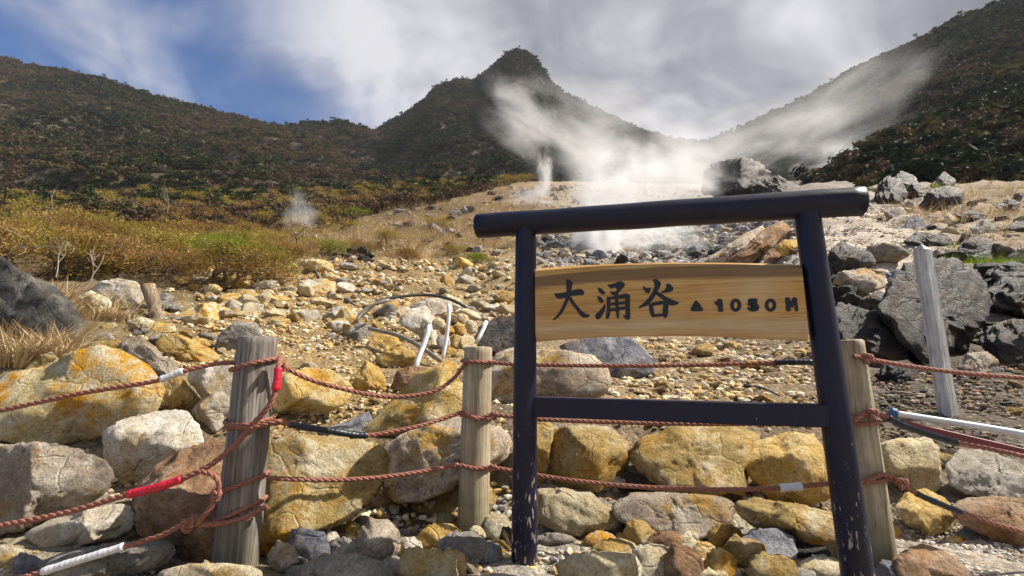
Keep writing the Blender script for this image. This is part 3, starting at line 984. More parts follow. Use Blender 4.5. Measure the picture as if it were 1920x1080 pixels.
# the cobbles heaped along the foot of the fence: middle, half width and half height in the photograph
COB = [
    (20, 1048, 30, 22, 'cream_rock'), (56, 1060, 24, 18, 'blue_grey_rock'), (400, 1086, 86, 28, 'cream_rock'), (508, 1024, 27, 19, 'ochre_rock'), (530, 1046, 23, 25, 'lichen_rock'),
    (578, 1028, 35, 32, 'blue_grey_rock'), (597, 990, 20, 17, 'cream_rock'), (642, 1074, 78, 30, 'grey_rock'), (652, 1030, 28, 19, 'grey_rock'), (622, 1018, 15, 19, 'pale_rock'),
    (709, 1017, 35, 43, 'lichen_rock'), (662, 1000, 13, 20, 'mossy_rock'), (634, 984, 16, 13, 'ochre_rock'), (766, 1025, 23, 16, 'pale_rock'), (826, 1007, 36, 24, 'ochre_rock'),
    (866, 1030, 38, 30, 'grey_rock'), (800, 1066, 52, 32, 'cream_rock'), (764, 1048, 16, 18, 'ochre_rock'), (852, 1058, 20, 24, 'ochre_rock'), (895, 1006, 15, 19, 'cream_rock'),
    (933, 991, 25, 26, 'cream_rock'), (915, 1040, 26, 20, 'blue_grey_rock'), (951, 1012, 13, 21, 'dark_rock'), (1131, 1072, 70, 34, 'cream_rock'), (1152, 1036, 37, 23, 'ochre_rock'),
    (1124, 1012, 26, 14, 'yellow_rock'), (1169, 1013, 18, 11, 'mossy_rock'), (1200, 1003, 28, 25, 'ochre_rock'), (1228, 1052, 36, 31, 'cream_rock'), (1247, 1020, 27, 23, 'rust_rock'),
    (1292, 1014, 21, 18, 'cream_rock'), (1315, 1002, 18, 15, 'lichen_rock'), (1360, 1006, 29, 22, 'ochre_rock'), (1396, 1040, 39, 30, 'mossy_rock'), (1320, 1036, 22, 20, 'ochre_rock'),
    (1282, 1062, 31, 36, 'rust_rock'), (1351, 1062, 26, 30, 'ochre_rock'), (1442, 1026, 47, 29, 'blue_grey_rock'), (1448, 1070, 44, 30, 'mossy_rock'), (1476, 994, 30, 20, 'grey_rock'),
    (1338, 1084, 22, 16, 'cream_rock'), (1536, 1068, 38, 22, 'cream_rock'), (1522, 1030, 36, 24, 'dark_rock'), (1500, 1084, 26, 18, 'grey_rock'), (1815, 996, 17, 13, 'grey_rock'),
    (1790, 1014, 15, 8, 'yellow_rock'), (1676, 1002, 12, 13, 'ochre_rock'), (980, 1028, 14, 10, 'grey_rock'), (1035, 1014, 40, 12, 'grey_rock'), (560, 1078, 22, 16, 'grey_rock'), (735, 1068, 20, 22, 'grey_rock'), (690, 1072, 12, 14, 'ochre_rock'),
]
_word = {'cream_rock': 'cream', 'blue_grey_rock': 'blue-grey', 'ochre_rock': 'ochre', 'lichen_rock': 'mottled grey', 'grey_rock': 'grey', 'pale_rock': 'whitish', 'mossy_rock': 'olive-brown',
         'dark_rock': 'dark', 'yellow_rock': 'yellow', 'rust_rock': 'rust-brown'}


def ordinal(n):
    return '%d%s' % (n, 'th' if 10 <= n % 100 <= 20 else {1: 'st', 2: 'nd', 3: 'rd'}.get(n % 10, 'th'))


for i, (cx, cy, rx, ry, mat) in enumerate(sorted(COB)):
    rs = np.random.RandomState(900 + i)
    a = np.arange(9) * 2 * math.pi / 9 + rs.uniform(0, 1)
    rr = rs.uniform(0.88, 1.12, 9)
    out = ' '.join('%.1f,%.1f' % (cx + rx * r * math.cos(t), cy + ry * r * math.sin(t)) for t, r in zip(a, rr))
    shape = 'large' if rx > 40 else ('small' if rx < 19 else 'rounded')
    shaped_rock('cobble', out, mat, '%s %s cobble in the pile at the fence foot, %s from the left' % (shape, _word[mat], ordinal(i + 1)), 'cobble', 'cobbles heaped along the foot of the fence',
                deep=0.95, sub=4, forward=0.1, rough=0.7, sharp=14.0, grow=1.2)

# the little retaining wall of round cobbles by the white pipes
for i, (cx, cy, rx, ry, mat) in enumerate([(823, 608, 13, 11, 'cream_rock'), (846, 600, 12, 10, 'rust_rock'), (868, 597, 11, 9, 'cream_rock'), (838, 622, 13, 11, 'ochre_rock'), (862, 618, 13, 12, 'ochre_rock'),
                                           (884, 612, 11, 13, 'cream_rock'), (832, 640, 14, 12, 'grey_rock'), (856, 642, 12, 13, 'ochre_rock'), (878, 645, 15, 15, 'cream_rock'), (842, 662, 14, 11, 'ochre_rock'), (868, 668, 16, 10, 'cream_rock')]):
    rs = np.random.RandomState(700 + i)
    a = np.arange(8) * 2 * math.pi / 8
    rr = rs.uniform(0.9, 1.12, 8)
    out = ' '.join('%.1f,%.1f' % (cx + rx * r * math.cos(t), cy + ry * r * math.sin(t)) for t, r in zip(a, rr))
    shaped_rock('wall_cobble', out, mat, 'round %s cobble of the little wall behind the white pipe, %s from left' % (_word[mat], ordinal(i + 1)), 'cobble', 'cobbles of the little retaining wall',
                Y=8.6 - (cy - 600) * 0.012, sub=4, rough=0.5, sharp=7.0)

# loose rocks lying on the slopes: a few shapes shared by many stones
PROTO = []
for s in range(14):
    V, F = rock_shape(3000 + s, 4, 9, 30.0, 1.0, 0.8)
    me = bpy.data.meshes.new('loose_rock')
    me.from_pydata(V.tolist(), [], F.tolist())
    me.polygons.foreach_set('use_smooth', [True] * len(F))
    PROTO.append(me)
_mesh_mat = {}


def loose_rock(p, size, mat, rs, label, group, name='loose_rock', flat=1.0):
    k = (rs.randint(len(PROTO)), mat)
    if k not in _mesh_mat:
        me = PROTO[k[0]].copy()
        me.materials.append(MAT[mat])
        _mesh_mat[k] = me
    o = bpy.data.objects.new(name, _mesh_mat[k])
    o.location = p
    o.scale = (size * rs.uniform(0.8, 1.35), size * rs.uniform(0.8, 1.2), size * rs.uniform(0.7, 1.05) * flat)
    o.rotation_euler = (rs.uniform(-.4, .4), rs.uniform(-.4, .4), rs.uniform(0, 6.28))
    link(o)
    tag(o, label, 'rock', group)
    return o


ZONE = [  # photo box, how many, half size in px, stone kinds, label, group
    ((400, 495, 640, 610), 95, (6, 25), ['ochre_rock', 'cream_rock', 'pale_rock', 'yellow_rock', 'cream_rock'], 'loose ochre or cream rock on the rubble heap below the shrubs', 'loose rocks of the rubble heap'),
    ((290, 530, 430, 690), 34, (8, 22), ['cream_rock', 'ochre_rock', 'grey_rock'], 'loose rock packed between the boulders right of the stump', 'loose rocks near the stump'),
    ((600, 500, 960, 640), 84, (6, 23), ['ochre_rock', 'cream_rock', 'grey_rock', 'pale_rock'], 'loose rock on the middle slope left of the sign', 'loose rocks of the middle slope'),
    ((540, 600, 720, 800), 24, (5, 15), ['ochre_rock', 'cream_rock', 'ochre_rock'], 'small tan rock on the gravel right of the leaning old post', 'small rocks on the near gravel'),
    ((1140, 645, 1520, 790), 40, (6, 21), ['ochre_rock', 'cream_rock', 'rust_rock', 'ochre_rock'], 'small tan rock on the gravel between board and lower rail', 'small rocks behind the sign'),
    ((1640, 690, 1920, 830), 18, (5, 13), ['grey_rock', 'rust_rock', 'blue_grey_rock', 'ochre_rock'], 'small rock on the dark soil behind the right-hand pipes', 'small rocks on the dark soil'),
    ((620, 465, 700, 505), 16, (6, 14), ['dark_rock'], 'black lava rock in the heap above the rubble slope', 'black rocks above the rubble slope'),
    ((742, 392, 905, 442), 30, (6, 15), ['dark_rock', 'blue_grey_rock'], 'black rock on the straw slope left of the sign beam', 'black rocks on the straw slope'),
    ((800, 440, 960, 500), 20, (5, 13), ['dark_rock', 'grey_rock'], 'dark rock on the slope left of the left sign post', 'dark rocks left of the sign'),
    ((1010, 420, 1340, 500), 52, (6, 19), ['grey_rock', 'dark_rock', 'blue_grey_rock', 'lichen_rock'], 'grey rock of the steaming scree seen between beam and board', 'rocks of the steaming scree'),
    ((1300, 405, 1500, 500), 24, (7, 18), ['grey_rock', 'lichen_rock', 'rust_rock', 'blue_grey_rock'], 'rock among the long slabs above the board', 'rocks among the slabs'),
    ((1640, 360, 1920, 460), 30, (5, 13), ['grey_rock', 'dark_rock', 'cream_rock', 'grey_rock'], 'grey or dark rock on the gravel shelf to the right', 'rocks on the gravel shelf'),
    ((1550, 590, 1920, 700), 30, (8, 24), ['dark_rock', 'rust_rock', 'dark_rock'], 'dark rock at the foot of the outcrop', 'rocks at the foot of the outcrop'),
    ((1560, 480, 1930, 650), 46, (12, 32), ['dark_rock', 'dark_rock', 'lichen_rock'], 'dark jagged rock filling the outcrop between its larger boulders', 'smaller rocks of the outcrop'),
    ((900, 352, 1100, 385), 16, (5, 11), ['dark_rock', 'rust_rock', 'grey_rock'], 'dark rock on the far scree above the sign beam', 'rocks of the far scree'),
    ((480, 410, 600, 450), 8, (5, 10), ['dark_rock', 'blue_grey_rock', 'pale_rock'], 'grey rock round the small steam vent among shrubs', 'rocks round the small vent'),
    ((140, 570, 300, 650), 18, (7, 15), ['cream_rock', 'ochre_rock', 'grey_rock'], 'small rock between the boulders below the domed boulder', 'small rocks below the domed boulder'),
    ((545, 985, 960, 1079), 30, (9, 20), ['pale_rock', 'grey_rock', 'cream_rock', 'ochre_rock', 'blue_grey_rock'], 'small cobble filling the pile between the leaning grey post and the sign', 'small cobbles left of the sign'),
    ((1175, 990, 1570, 1079), 30, (9, 20), ['pale_rock', 'grey_rock', 'cream_rock', 'ochre_rock', 'blue_grey_rock'], 'small cobble filling the pile between the two sign posts', 'small cobbles between the sign posts'),
    ((0, 985, 250, 1075), 12, (6, 14), ['cream_rock', 'pale_rock', 'grey_rock'], 'small pale stone on the ground at the lower left', 'small stones at the lower left'),
]
rs = np.random.RandomState(11)
for (x0, y0, x1, y1), n, (s0, s1), mats, lab, grp in ZONE:
    for _ in range(n):
        c, r = rs.uniform(x0, x1), rs.uniform(y0, y1)
        p = hit(c, r)
        s = (s0 + (s1 - s0) * rs.uniform(0, 1) ** 1.35) * p[1] / FPX
        p[2] = float(H(p[0], p[1])) + 0.3 * s
        loose_rock(p, s, mats[rs.randint(len(mats))], rs, lab, grp, 'lava_rock' if mats[0] == 'dark_rock' else ('scree_rock' if mats[0] == 'grey_rock' else ('cobble' if mats[0] == 'pale_rock' else 'loose_rock')))


def gravel(name, boxes, mat, seed, label):
    """stones too small to pick apart: one mesh"""
    rs = np.random.RandomState(seed)
    Vs, Fs, Ts, n0 = [], [], [], 0
    sv, sf = SPH[1]
    for (x0, y0, x1, y1), n, (s0, s1), cols in boxes:
        m = n * 14
        u, ly = rs.uniform(-1.35, 1.35, m), rs.uniform(math.log(2.3), math.log(110), m)
        y = np.exp(ly)
        x = u * y
        z = H(x, y)
        px = project(np.stack((x, y, z), 1))
        ok = np.nonzero((px[:, 0] > x0) & (px[:, 0] < x1) & (px[:, 1] > y0) & (px[:, 1] < y1))[0]
        if len(ok) == 0:
            continue
        ok = rs.choice(ok, n, replace=len(ok) < n)
        k = len(ok)
        jit = rs.normal(0, 0.02, (k, 2)) * y[ok][:, None]
        xx, yy = x[ok] + jit[:, 0], y[ok] + jit[:, 1] * 0.5
        zz = H(xx, yy)
        s = (s0 + (s1 - s0) * rs.uniform(0, 1, k) ** 2.5) * yy / FPX
        shp = sv[None] * rs.uniform(0.65, 1.25, (k, len(sv), 1))
        shp = shp * np.stack((rs.uniform(.8, 1.4, k), rs.uniform(.8, 1.3, k), rs.uniform(.5, .95, k)), 1)[:, None]
        a = rs.uniform(0, 6.28, k)
        ca, sa = np.cos(a)[:, None], np.sin(a)[:, None]
        X = shp[:, :, 0] * ca - shp[:, :, 1] * sa
        Yv = shp[:, :, 0] * sa + shp[:, :, 1] * ca
        V = np.stack((X, Yv, shp[:, :, 2]), 2) * s[:, None, None] + np.stack((xx, yy, zz + 0.25 * s), 1)[:, None]
        cols = np.array(cols)
        t = cols[rs.randint(len(cols), size=k)] * rs.uniform(0.7, 1.25, (k, 1))
        Vs.append(V.reshape(-1, 3))
        Ts.append(np.repeat(t, len(sv), 0))
        Fs.append((sf[None] + (np.arange(k) * len(sv))[:, None, None]).reshape(-1, 3) + n0)
        n0 += k * len(sv)
    o = mesh_obj(name, np.concatenate(Vs), np.concatenate(Fs), mat, smooth=False, attr=np.concatenate(Ts))
    tag(o, label, 'gravel', kind='stuff')


OC = [(.56, .42, .20), (.46, .30, .11), (.62, .52, .34), (.34, .24, .12), (.52, .46, .36)]
PA = [(.58, .52, .44), (.66, .58, .48), (.42, .36, .30), (.50, .38, .28)]
DK = [(.12, .09, .06), (.20, .15, .09), (.34, .28, .2), (.08, .07, .06), (.26, .16, .09)]
GY = [(.34, .32, .30), (.2, .19, .19), (.48, .45, .40), (.40, .30, .18)]
gravel('gravel', [
    ((380, 490, 960, 620), 5000, (1.2, 8), OC), ((420, 600, 960, 850), 4200, (1.5, 7), OC), ((560, 900, 1600, 1079), 2600, (2, 10), OC + GY), ((250, 540, 450, 700), 1000, (1.5, 6), OC),
    ((560, 380, 960, 500), 2500, (1, 4), OC + GY), ((0, 820, 300, 1079), 1600, (1.5, 6), PA + OC)], MAT['gravel_stone'], 21, 'ochre gravel strewn over the slope left of the sign')
gravel('gravel', [
    ((1130, 640, 1530, 800), 3000, (1.3, 9), OC), ((1540, 370, 1760, 480), 4500, (1, 3.5), PA), ((1740, 370, 1920, 480), 1500, (1, 4), PA + OC), ((1630, 950, 1920, 1079), 2600, (1.5, 5.5), PA + GY),
    ((1000, 410, 1500, 510), 4200, (1.2, 9), GY), ((960, 350, 1330, 420), 1500, (1, 4), GY + OC)], MAT['gravel_stone'], 22, 'pale gravel behind and right of the sign')
gravel('gravel', [((1540, 600, 1920, 850), 4200, (1.5, 6.5), DK)], MAT['gravel_stone'], 23, 'dark stony soil below the outcrop on the right')

# ------------------------------------------------------------------ the name sign
SL, SR = 3.10, 2.70                                              # how far the two posts stand from the camera


def post_between(name, a, b, r0, r1, mat, parent=None, sides=28, rows=26, seed=0, wob=0.02, origin=None):
    """a round post from a (foot) to b (top) with a chamfered top"""
    a, b = np.asarray(a, float), np.asarray(b, float)
    origin = a if origin is None else np.asarray(origin, float)
    t = np.linspace(0, 1, rows)
    L = np.linalg.norm(b - a)
    pts = a[None] + (b - a)[None] * t[:, None]
    r = r0 + (r1 - r0) * t
    pts = np.concatenate((pts, [b + (b - a) / L * 0.010]))
    r = np.concatenate((r, [r1 - 0.012]))
    V, F = tube(pts, r, sides)
    d = fbm(V * 7.0 * np.array((1, 1, 0.25)) + seed * 3.3, 3) * r0 * wob
    c = np.repeat(np.arange(len(pts)), sides)
    cen = np.concatenate((pts[c], V[-2:]))
    rad = V - cen
    ln = np.linalg.norm(rad, axis=1, keepdims=True)
    V = V + np.where(ln > 1e-6, rad / np.maximum(ln, 1e-6), 0) * d[:, None]
    o = mesh_obj(name, V - origin, tris_of(F), mat, parent)
    if parent is None:
        o.location = origin
    return o


footL = P(983, 1052, SL)
footL[2] = -0.02
sign = empty('name_sign', footL, 'dark navy torii-shaped post frame holding a wooden name board with carved black writing', 'sign')


def sign_part(name, V, F, mat, parent=None, smooth=True):
    """parts are stored about the foot of the left post"""
    return mesh_obj(name, np.asarray(V) - footL, F, mat, parent or sign, smooth)


topL, topR = P(986, 418, SL), P(1511, 384, SR)
footR = P(1606, 1150, SR)
footR += (P(1590, 1020, SR) - footR) * 0.0
V, F = tube(np.linspace(footL - (0, 0, .05), topL, 30), np.linspace(.080, .068, 30), 32)
V += (fbm(V * 5, 3) * .0022)[:, None] * np.array((1, 1, 0))
sign_part('post', V, tris_of(F), MAT['navy_paint'])
fr = P(1611, 1100, SR)
fr = topR + (fr - topR) * ((topR[2] + 0.03) / (topR[2] - fr[2]))
V, F = tube(np.linspace(fr, topR, 30), np.linspace(.078, .068, 30), 32)
V += (fbm(V * 5 + 4, 3) * .0022)[:, None] * np.array((1, 1, 0))
sign_part('post', V, tris_of(F), MAT['navy_paint'])
ax = topR - topL
LEN = np.linalg.norm(ax)
axn = ax / LEN
bl, br = topL - axn * 0.335, topR + axn * 0.285
n = 40
pts = np.linspace(bl, br, n)
rr = np.full(n, 0.083)
pts = np.concatenate(([bl - axn * .012], pts, [br + axn * .012]))
rr = np.concatenate(([0.070], rr, [0.070]))
V, F = tube(pts, rr, 36)
V[:, 2] += fbm(V * 4 + 8, 3) * .003
beam = sign_part('top_beam', V, tris_of(F), MAT['navy_paint'])
th = np.arange(36) * 2 * math.pi / 36
side = np.cross(axn, (0, 0, 1))
side /= np.linalg.norm(side)
upv = np.cross(side, axn)
cap = br + axn * .0135
cv = np.concatenate(([cap + axn * .002], cap + .066 * (np.cos(th)[:, None] * side + np.sin(th)[:, None] * upv)))
cf = np.stack((np.zeros(36, int), 1 + np.arange(36), 1 + (np.arange(36) + 1) % 36), 1)
end = sign_part('end_grain', cv, cf, MAT['stake_wood'], beam)
end['label'] = 'pale bare end grain'


def box_between(a, b, h, d, bev=0.006):
    """a squared rail from a to b, h high and d deep, with broken edges"""
    ex = (b - a) / np.linalg.norm(b - a)
    ey = np.cross((0, 0, 1), ex)
    ey /= np.linalg.norm(ey)
    ez = np.cross(ex, ey)
    prof = [(-d / 2 + bev, -h / 2), (d / 2 - bev, -h / 2), (d / 2, -h / 2 + bev), (d / 2, h / 2 - bev), (d / 2 - bev, h / 2), (-d / 2 + bev, h / 2), (-d / 2, h / 2 - bev), (-d / 2, -h / 2 + bev)]
    V, F, m, k = [], [], 12, len(prof)
    for t in np.linspace(0, 1, m):
        c = a + (b - a) * t
        V += [c + ey * p + ez * q for p, q in prof]
    for i in range(m - 1):
        for j in range(k):
            F.append((i * k + j, i * k + (j + 1) % k, (i + 1) * k + (j + 1) % k, (i + 1) * k + j))
    return np.array(V), np.array(F)


ra, rb = P(990, 762, SL), P(1548, 779, SR)
V, F = box_between(ra, rb, 0.122, 0.085)
sign_part('lower_rail', V, F, MAT['navy_paint'], smooth=False)

# the board: an arched plank with bevelled upper and lower edge
bL, bR = P(1000, 571, SL), P(1514, 569, SR)
bL_t, bL_b = P(1005, 504, SL)[2], P(1005, 641, SL)[2]
bR_t, bR_b = P(1502, 497, SR)[2], P(1515, 641, SR)[2]
ex = np.array((bR[0] - bL[0], bR[1] - bL[1], 0))
BW = np.linalg.norm(ex)
ex /= BW
ey = np.array((-ex[1], ex[0], 0))                                 # away from the viewer
BO = np.array(((bL[0] + bR[0]) / 2, (bL[1] + bR[1]) / 2, (bL_t + bL_b + bR_t + bR_b) / 4))
TH = 0.036


def board_pt(s, y, z):
    return BO + ex * s + ey * y + np.array((0, 0, z))


def lens_z(s, which):
    t = s / BW + 0.5
    if which == 't':
        return bL_t + (bR_t - bL_t) * t + 0.026 * (1 - (2 * t - 1) ** 2) - BO[2]
    return bL_b + (bR_b - bL_b) * t + 0.036 * (1 - (2 * t - 1) ** 2) - BO[2]


V, F, m = [], [], 41
for s in np.linspace(-BW / 2 + 0.02, BW / 2 - 0.02, m):
    zt, zb = lens_z(s, 't'), lens_z(s, 'b')
    w1, w2 = 0.0035 * math.sin(s * 9), 0.003 * math.sin(s * 7 + 1)
    for y, z in ((-TH, zb + 0.045 + w1), (-TH, zt - 0.030 + w2), (-TH + .020, zt - .012), (-TH + .034, zt), (TH - .01, zt), (TH, zt - .012), (TH, zb + .012), (TH - .01, zb), (-TH + .045, zb), (-TH + .022, zb + .010)):
        V.append((s, y, z))
k = 10
for i in range(m - 1):
    for j in range(k):
        F.append((i * k + j, (i + 1) * k + j, (i + 1) * k + (j + 1) % k, i * k + (j + 1) % k))
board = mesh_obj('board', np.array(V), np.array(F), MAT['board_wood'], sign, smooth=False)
board.location = Vector(BO - footL)
board.rotation_euler = (0, 0, math.atan2(ex[1], ex[0]))
board['label'] = 'honey-brown arched board with carved black writing'


def px_to_board(c, r):
    """pixel to place on the face of the board"""
    o = np.array((0, 0, CAMH))
    d = P(c, r, 3.0) - o
    f0 = board_pt(0, -TH, 0)
    t = np.dot(f0 - o, ey) / np.dot(d, ey)
    q = o + d * t - BO
    return np.dot(q, ex), q[2]


def glyph(strokes, org, sc, rings=()):
    bm = bmesh.new()
    h = 0.0
    for st in strokes:
        pts = [px_to_board(org[0] + a / sc, org[1] + b / sc) for a, b in st]
        # round the corners of the brush stroke a little
        pp = np.array(pts)
        q = []
        for i in range(len(pp)):
            a, b, c = pp[i - 1], pp[i], pp[(i + 1) % len(pp)]
            q += [b + (a - b) * 0.18, b * 0.86 + (a + c) * 0.07, b + (c - b) * 0.18]
        h += 0.00035
        lo = [bm.verts.new((x, -TH + 0.001, z)) for x, z in q]
        hi = [bm.verts.new((x, -TH - 0.0015 - h, z)) for x, z in q]
        f = bm.faces.new(hi)
        for i in range(len(q)):
            j = (i + 1) % len(q)
            bm.faces.new((lo[i], lo[j], hi[j], hi[i]))
    for cx, cy, ro, rq, io, iq in rings:
        a = np.arange(28) * 2 * math.pi / 28
        oo = [px_to_board(org[0] + (cx + ro * math.cos(t)) / sc, org[1] + (cy + rq * math.sin(t)) / sc) for t in a]
        ii = [px_to_board(org[0] + (cx + io * math.cos(t)) / sc, org[1] + (cy + iq * math.sin(t)) / sc) for t in a]
        vo = [bm.verts.new((x, -TH - 0.002, z)) for x, z in oo]
        vi = [bm.verts.new((x, -TH - 0.002, z)) for x, z in ii]
        vl = [bm.verts.new((x, -TH + 0.001, z)) for x, z in oo]
        vk = [bm.verts.new((x, -TH + 0.001, z)) for x, z in ii]
        for i in range(28):
            j = (i + 1) % 28
            bm.faces.new((vo[i], vo[j], vi[j], vi[i]))
            bm.faces.new((vo[i], vl[i], vl[j], vo[j]))
            bm.faces.new((vi[i], vi[j], vk[j], vk[i]))
    bmesh.ops.triangulate(bm, faces=bm.faces[:])
    bmesh.ops.recalc_face_normals(bm, faces=bm.faces[:])
    me = bpy.data.meshes.new('character')
    bm.to_mesh(me)
    bm.free()
    me.materials.append(MAT['carving_paint'])
    o = bpy.data.objects.new('character', me)
    link(o, board)
    return o


A1, A2, A3, A4 = (1020, 515), (1150, 510), (1280, 540), (1390, 540)
glyph([[(440, 100), (500, 90), (590, 160), (570, 240), (555, 330), (540, 420), (480, 560), (440, 650), (380, 760), (300, 860), (220, 920), (165, 920), (230, 860), (300, 770), (350, 680), (400, 570), (440, 470), (465, 350), (470, 200)],
       [(200, 380), (300, 375), (450, 350), (600, 310), (730, 285), (800, 320), (820, 370), (800, 415), (700, 420), (560, 435), (420, 470), (310, 495), (240, 460)],
       [(480, 420), (560, 460), (620, 560), (690, 650), (780, 750), (860, 800), (935, 800), (900, 870), (780, 870), (720, 810), (640, 700), (560, 600), (505, 510)]], A1, 10.8)
glyph([[(-319, 314), (-254, 324), (-174, 394), (-164, 444), (-204, 464), (-274, 424), (-314, 364)],
       [(-329, 494), (-274, 494), (-204, 554), (-194, 604), (-234, 634), (-284, 604), (-319, 544)],
       [(-164, 634), (-154, 694), (-184, 814), (-254, 934), (-314, 964), (-364, 934), (-364, 854), (-294, 804), (-224, 714)],
       [(-129, 259), (0, 240), (110, 190), (180, 190), (240, 250), (220, 300), (150, 370), (90, 430), (40, 420), (60, 380), (110, 310), (0, 320), (-60, 335)],
       [(-75, 395), (0, 395), (100, 410), (110, 460), (20, 480), (-40, 450)],
       [(-139, 500), (-60, 505), (-60, 700), (-65, 850), (-90, 940), (-130, 955), (-155, 930), (-150, 850), (-125, 750), (-125, 600)],
       [(-75, 505), (100, 480), (180, 450), (260, 430), (340, 470), (340, 530), (250, 540), (100, 545), (-75, 560)],
       [(240, 530), (340, 520), (335, 700), (345, 860), (340, 940), (310, 970), (250, 960), (180, 870), (265, 880), (260, 800), (245, 700)],
       [(-70, 630), (100, 605), (250, 595), (250, 650), (100, 662), (-70, 688)],
       [(-70, 745), (100, 715), (260, 695), (260, 755), (100, 776), (-70, 800)],
       [(28, 450), (100, 450), (106, 600), (116, 800), (120, 900), (105, 950), (70, 920), (50, 800), (38, 600)]], A2, 10.8)
glyph([[(590, 280), (690, 330), (765, 310), (750, 400), (710, 440), (650, 410), (600, 340)],
       [(800, 150), (880, 140), (970, 220), (950, 290), (910, 370), (870, 450), (800, 560), (720, 660), (640, 700), (520, 735), (505, 710), (600, 640), (700, 540), (770, 440), (820, 340), (850, 260), (810, 200)],
       [(1060, 240), (1140, 235), (1220, 320), (1210, 370), (1140, 410), (1000, 430), (960, 400), (1040, 360), (1080, 300)],
       [(850, 390), (960, 420), (1060, 500), (1200, 560), (1340, 620), (1270, 670), (1170, 680), (1080, 640), (980, 540), (860, 460)],
       [(715, 640), (800, 640), (810, 740), (830, 850), (860, 900), (790, 920), (750, 860), (725, 760)],
       [(760, 625), (980, 580), (1060, 600), (1060, 660), (980, 660), (780, 692)],
       [(1010, 640), (1120, 640), (1110, 780), (1100, 880), (1060, 940), (1000, 900), (1000, 800)],
       [(800, 862), (1010, 835), (1020, 890), (800, 915)]], A2, 10.8)
glyph([[(395, 320), (665, 700), (200, 700)]], A3, 16)
glyph([[(1050, 325), (1190, 325), (1200, 500), (1225, 715), (1070, 725), (1055, 530), (970, 510), (950, 410), (1020, 400)]], A3, 16)
glyph([], A3, 16, [(1590, 515, 170, 200, 55, 95)])
glyph([[(200, 310), (480, 310), (490, 430), (330, 430), (320, 470), (430, 450), (530, 520), (540, 610), (480, 690), (370, 715), (250, 700), (180, 640), (170, 575), (285, 565), (310, 620), (370, 625), (410, 575), (390, 530), (320, 525), (285, 545), (180, 540)]], A4, 16)
glyph([], A4, 16, [(875, 515, 175, 200, 60, 98)])
glyph([[(1305, 280), (1440, 280), (1488, 410), (1530, 280), (1665, 280), (1690, 500), (1715, 700), (1600, 700), (1580, 500), (1540, 600), (1505, 600), (1465, 500), (1490, 700), (1345, 700), (1325, 500)]], A4, 16)

# ------------------------------------------------------------------ the fence posts
G = 'posts of the rope fence'
pA0, pA1 = P(440, 1075, 3.08), P(483, 634, 3.08)
pB0, pB1 = P(886, 1004, 3.60), P(897, 653, 3.60)
pC0, pC1 = P(1655, 1066, 3.06), P(1594, 640, 3.06)
for p_ in (pA0, pB0, pC0):
    p_ += (0, 0, -0.03)
RA, RB, RC = 0.118, 0.106, 0.078
postA = tag(post_between('fence_post', pA0, pA1, RA + .008, RA - .004, MAT['old_post_wood'], sides=40, rows=40, seed=1, wob=0.05), 'thick cracked grey log post leaning right, left end of the rope fence', 'post', G)
postB = tag(post_between('fence_post', pB0, pB1, RB + .006, RB - .002, MAT['post_wood'], sides=36, rows=36, seed=2), 'tan round fence post between the leaning grey post and the sign', 'post', G)
postC = tag(post_between('fence_post', pC0, pC1, RC + .006, RC - .003, MAT['post_wood'], sides=32, rows=36, seed=3), 'slim tan round fence post just behind the right sign post', 'post', G)

# ------------------------------------------------------------------ ropes
ROPE_R = 0.0145


def rope_mesh(path, r=ROPE_R, pitch=0.115, closed=False):
    path = np.asarray(path)
    s = np.concatenate(([0], np.cumsum(np.linalg.norm(np.diff(path, axis=0), axis=1))))
    T, N, B = frames(path)
    parts = []
    for k in range(3):
        a = 2 * math.pi * s / pitch + k * 2 * math.pi / 3
        q = path + r * 0.50 * (np.cos(a)[:, None] * N + np.sin(a)[:, None] * B)
        V, F = tube(q, r * 0.56, 7)
        parts.append((V, tris_of(F)))
    return join(parts)


def rpath(pts, ds=0.011):
    return spline([P(*p) for p in pts], ds)


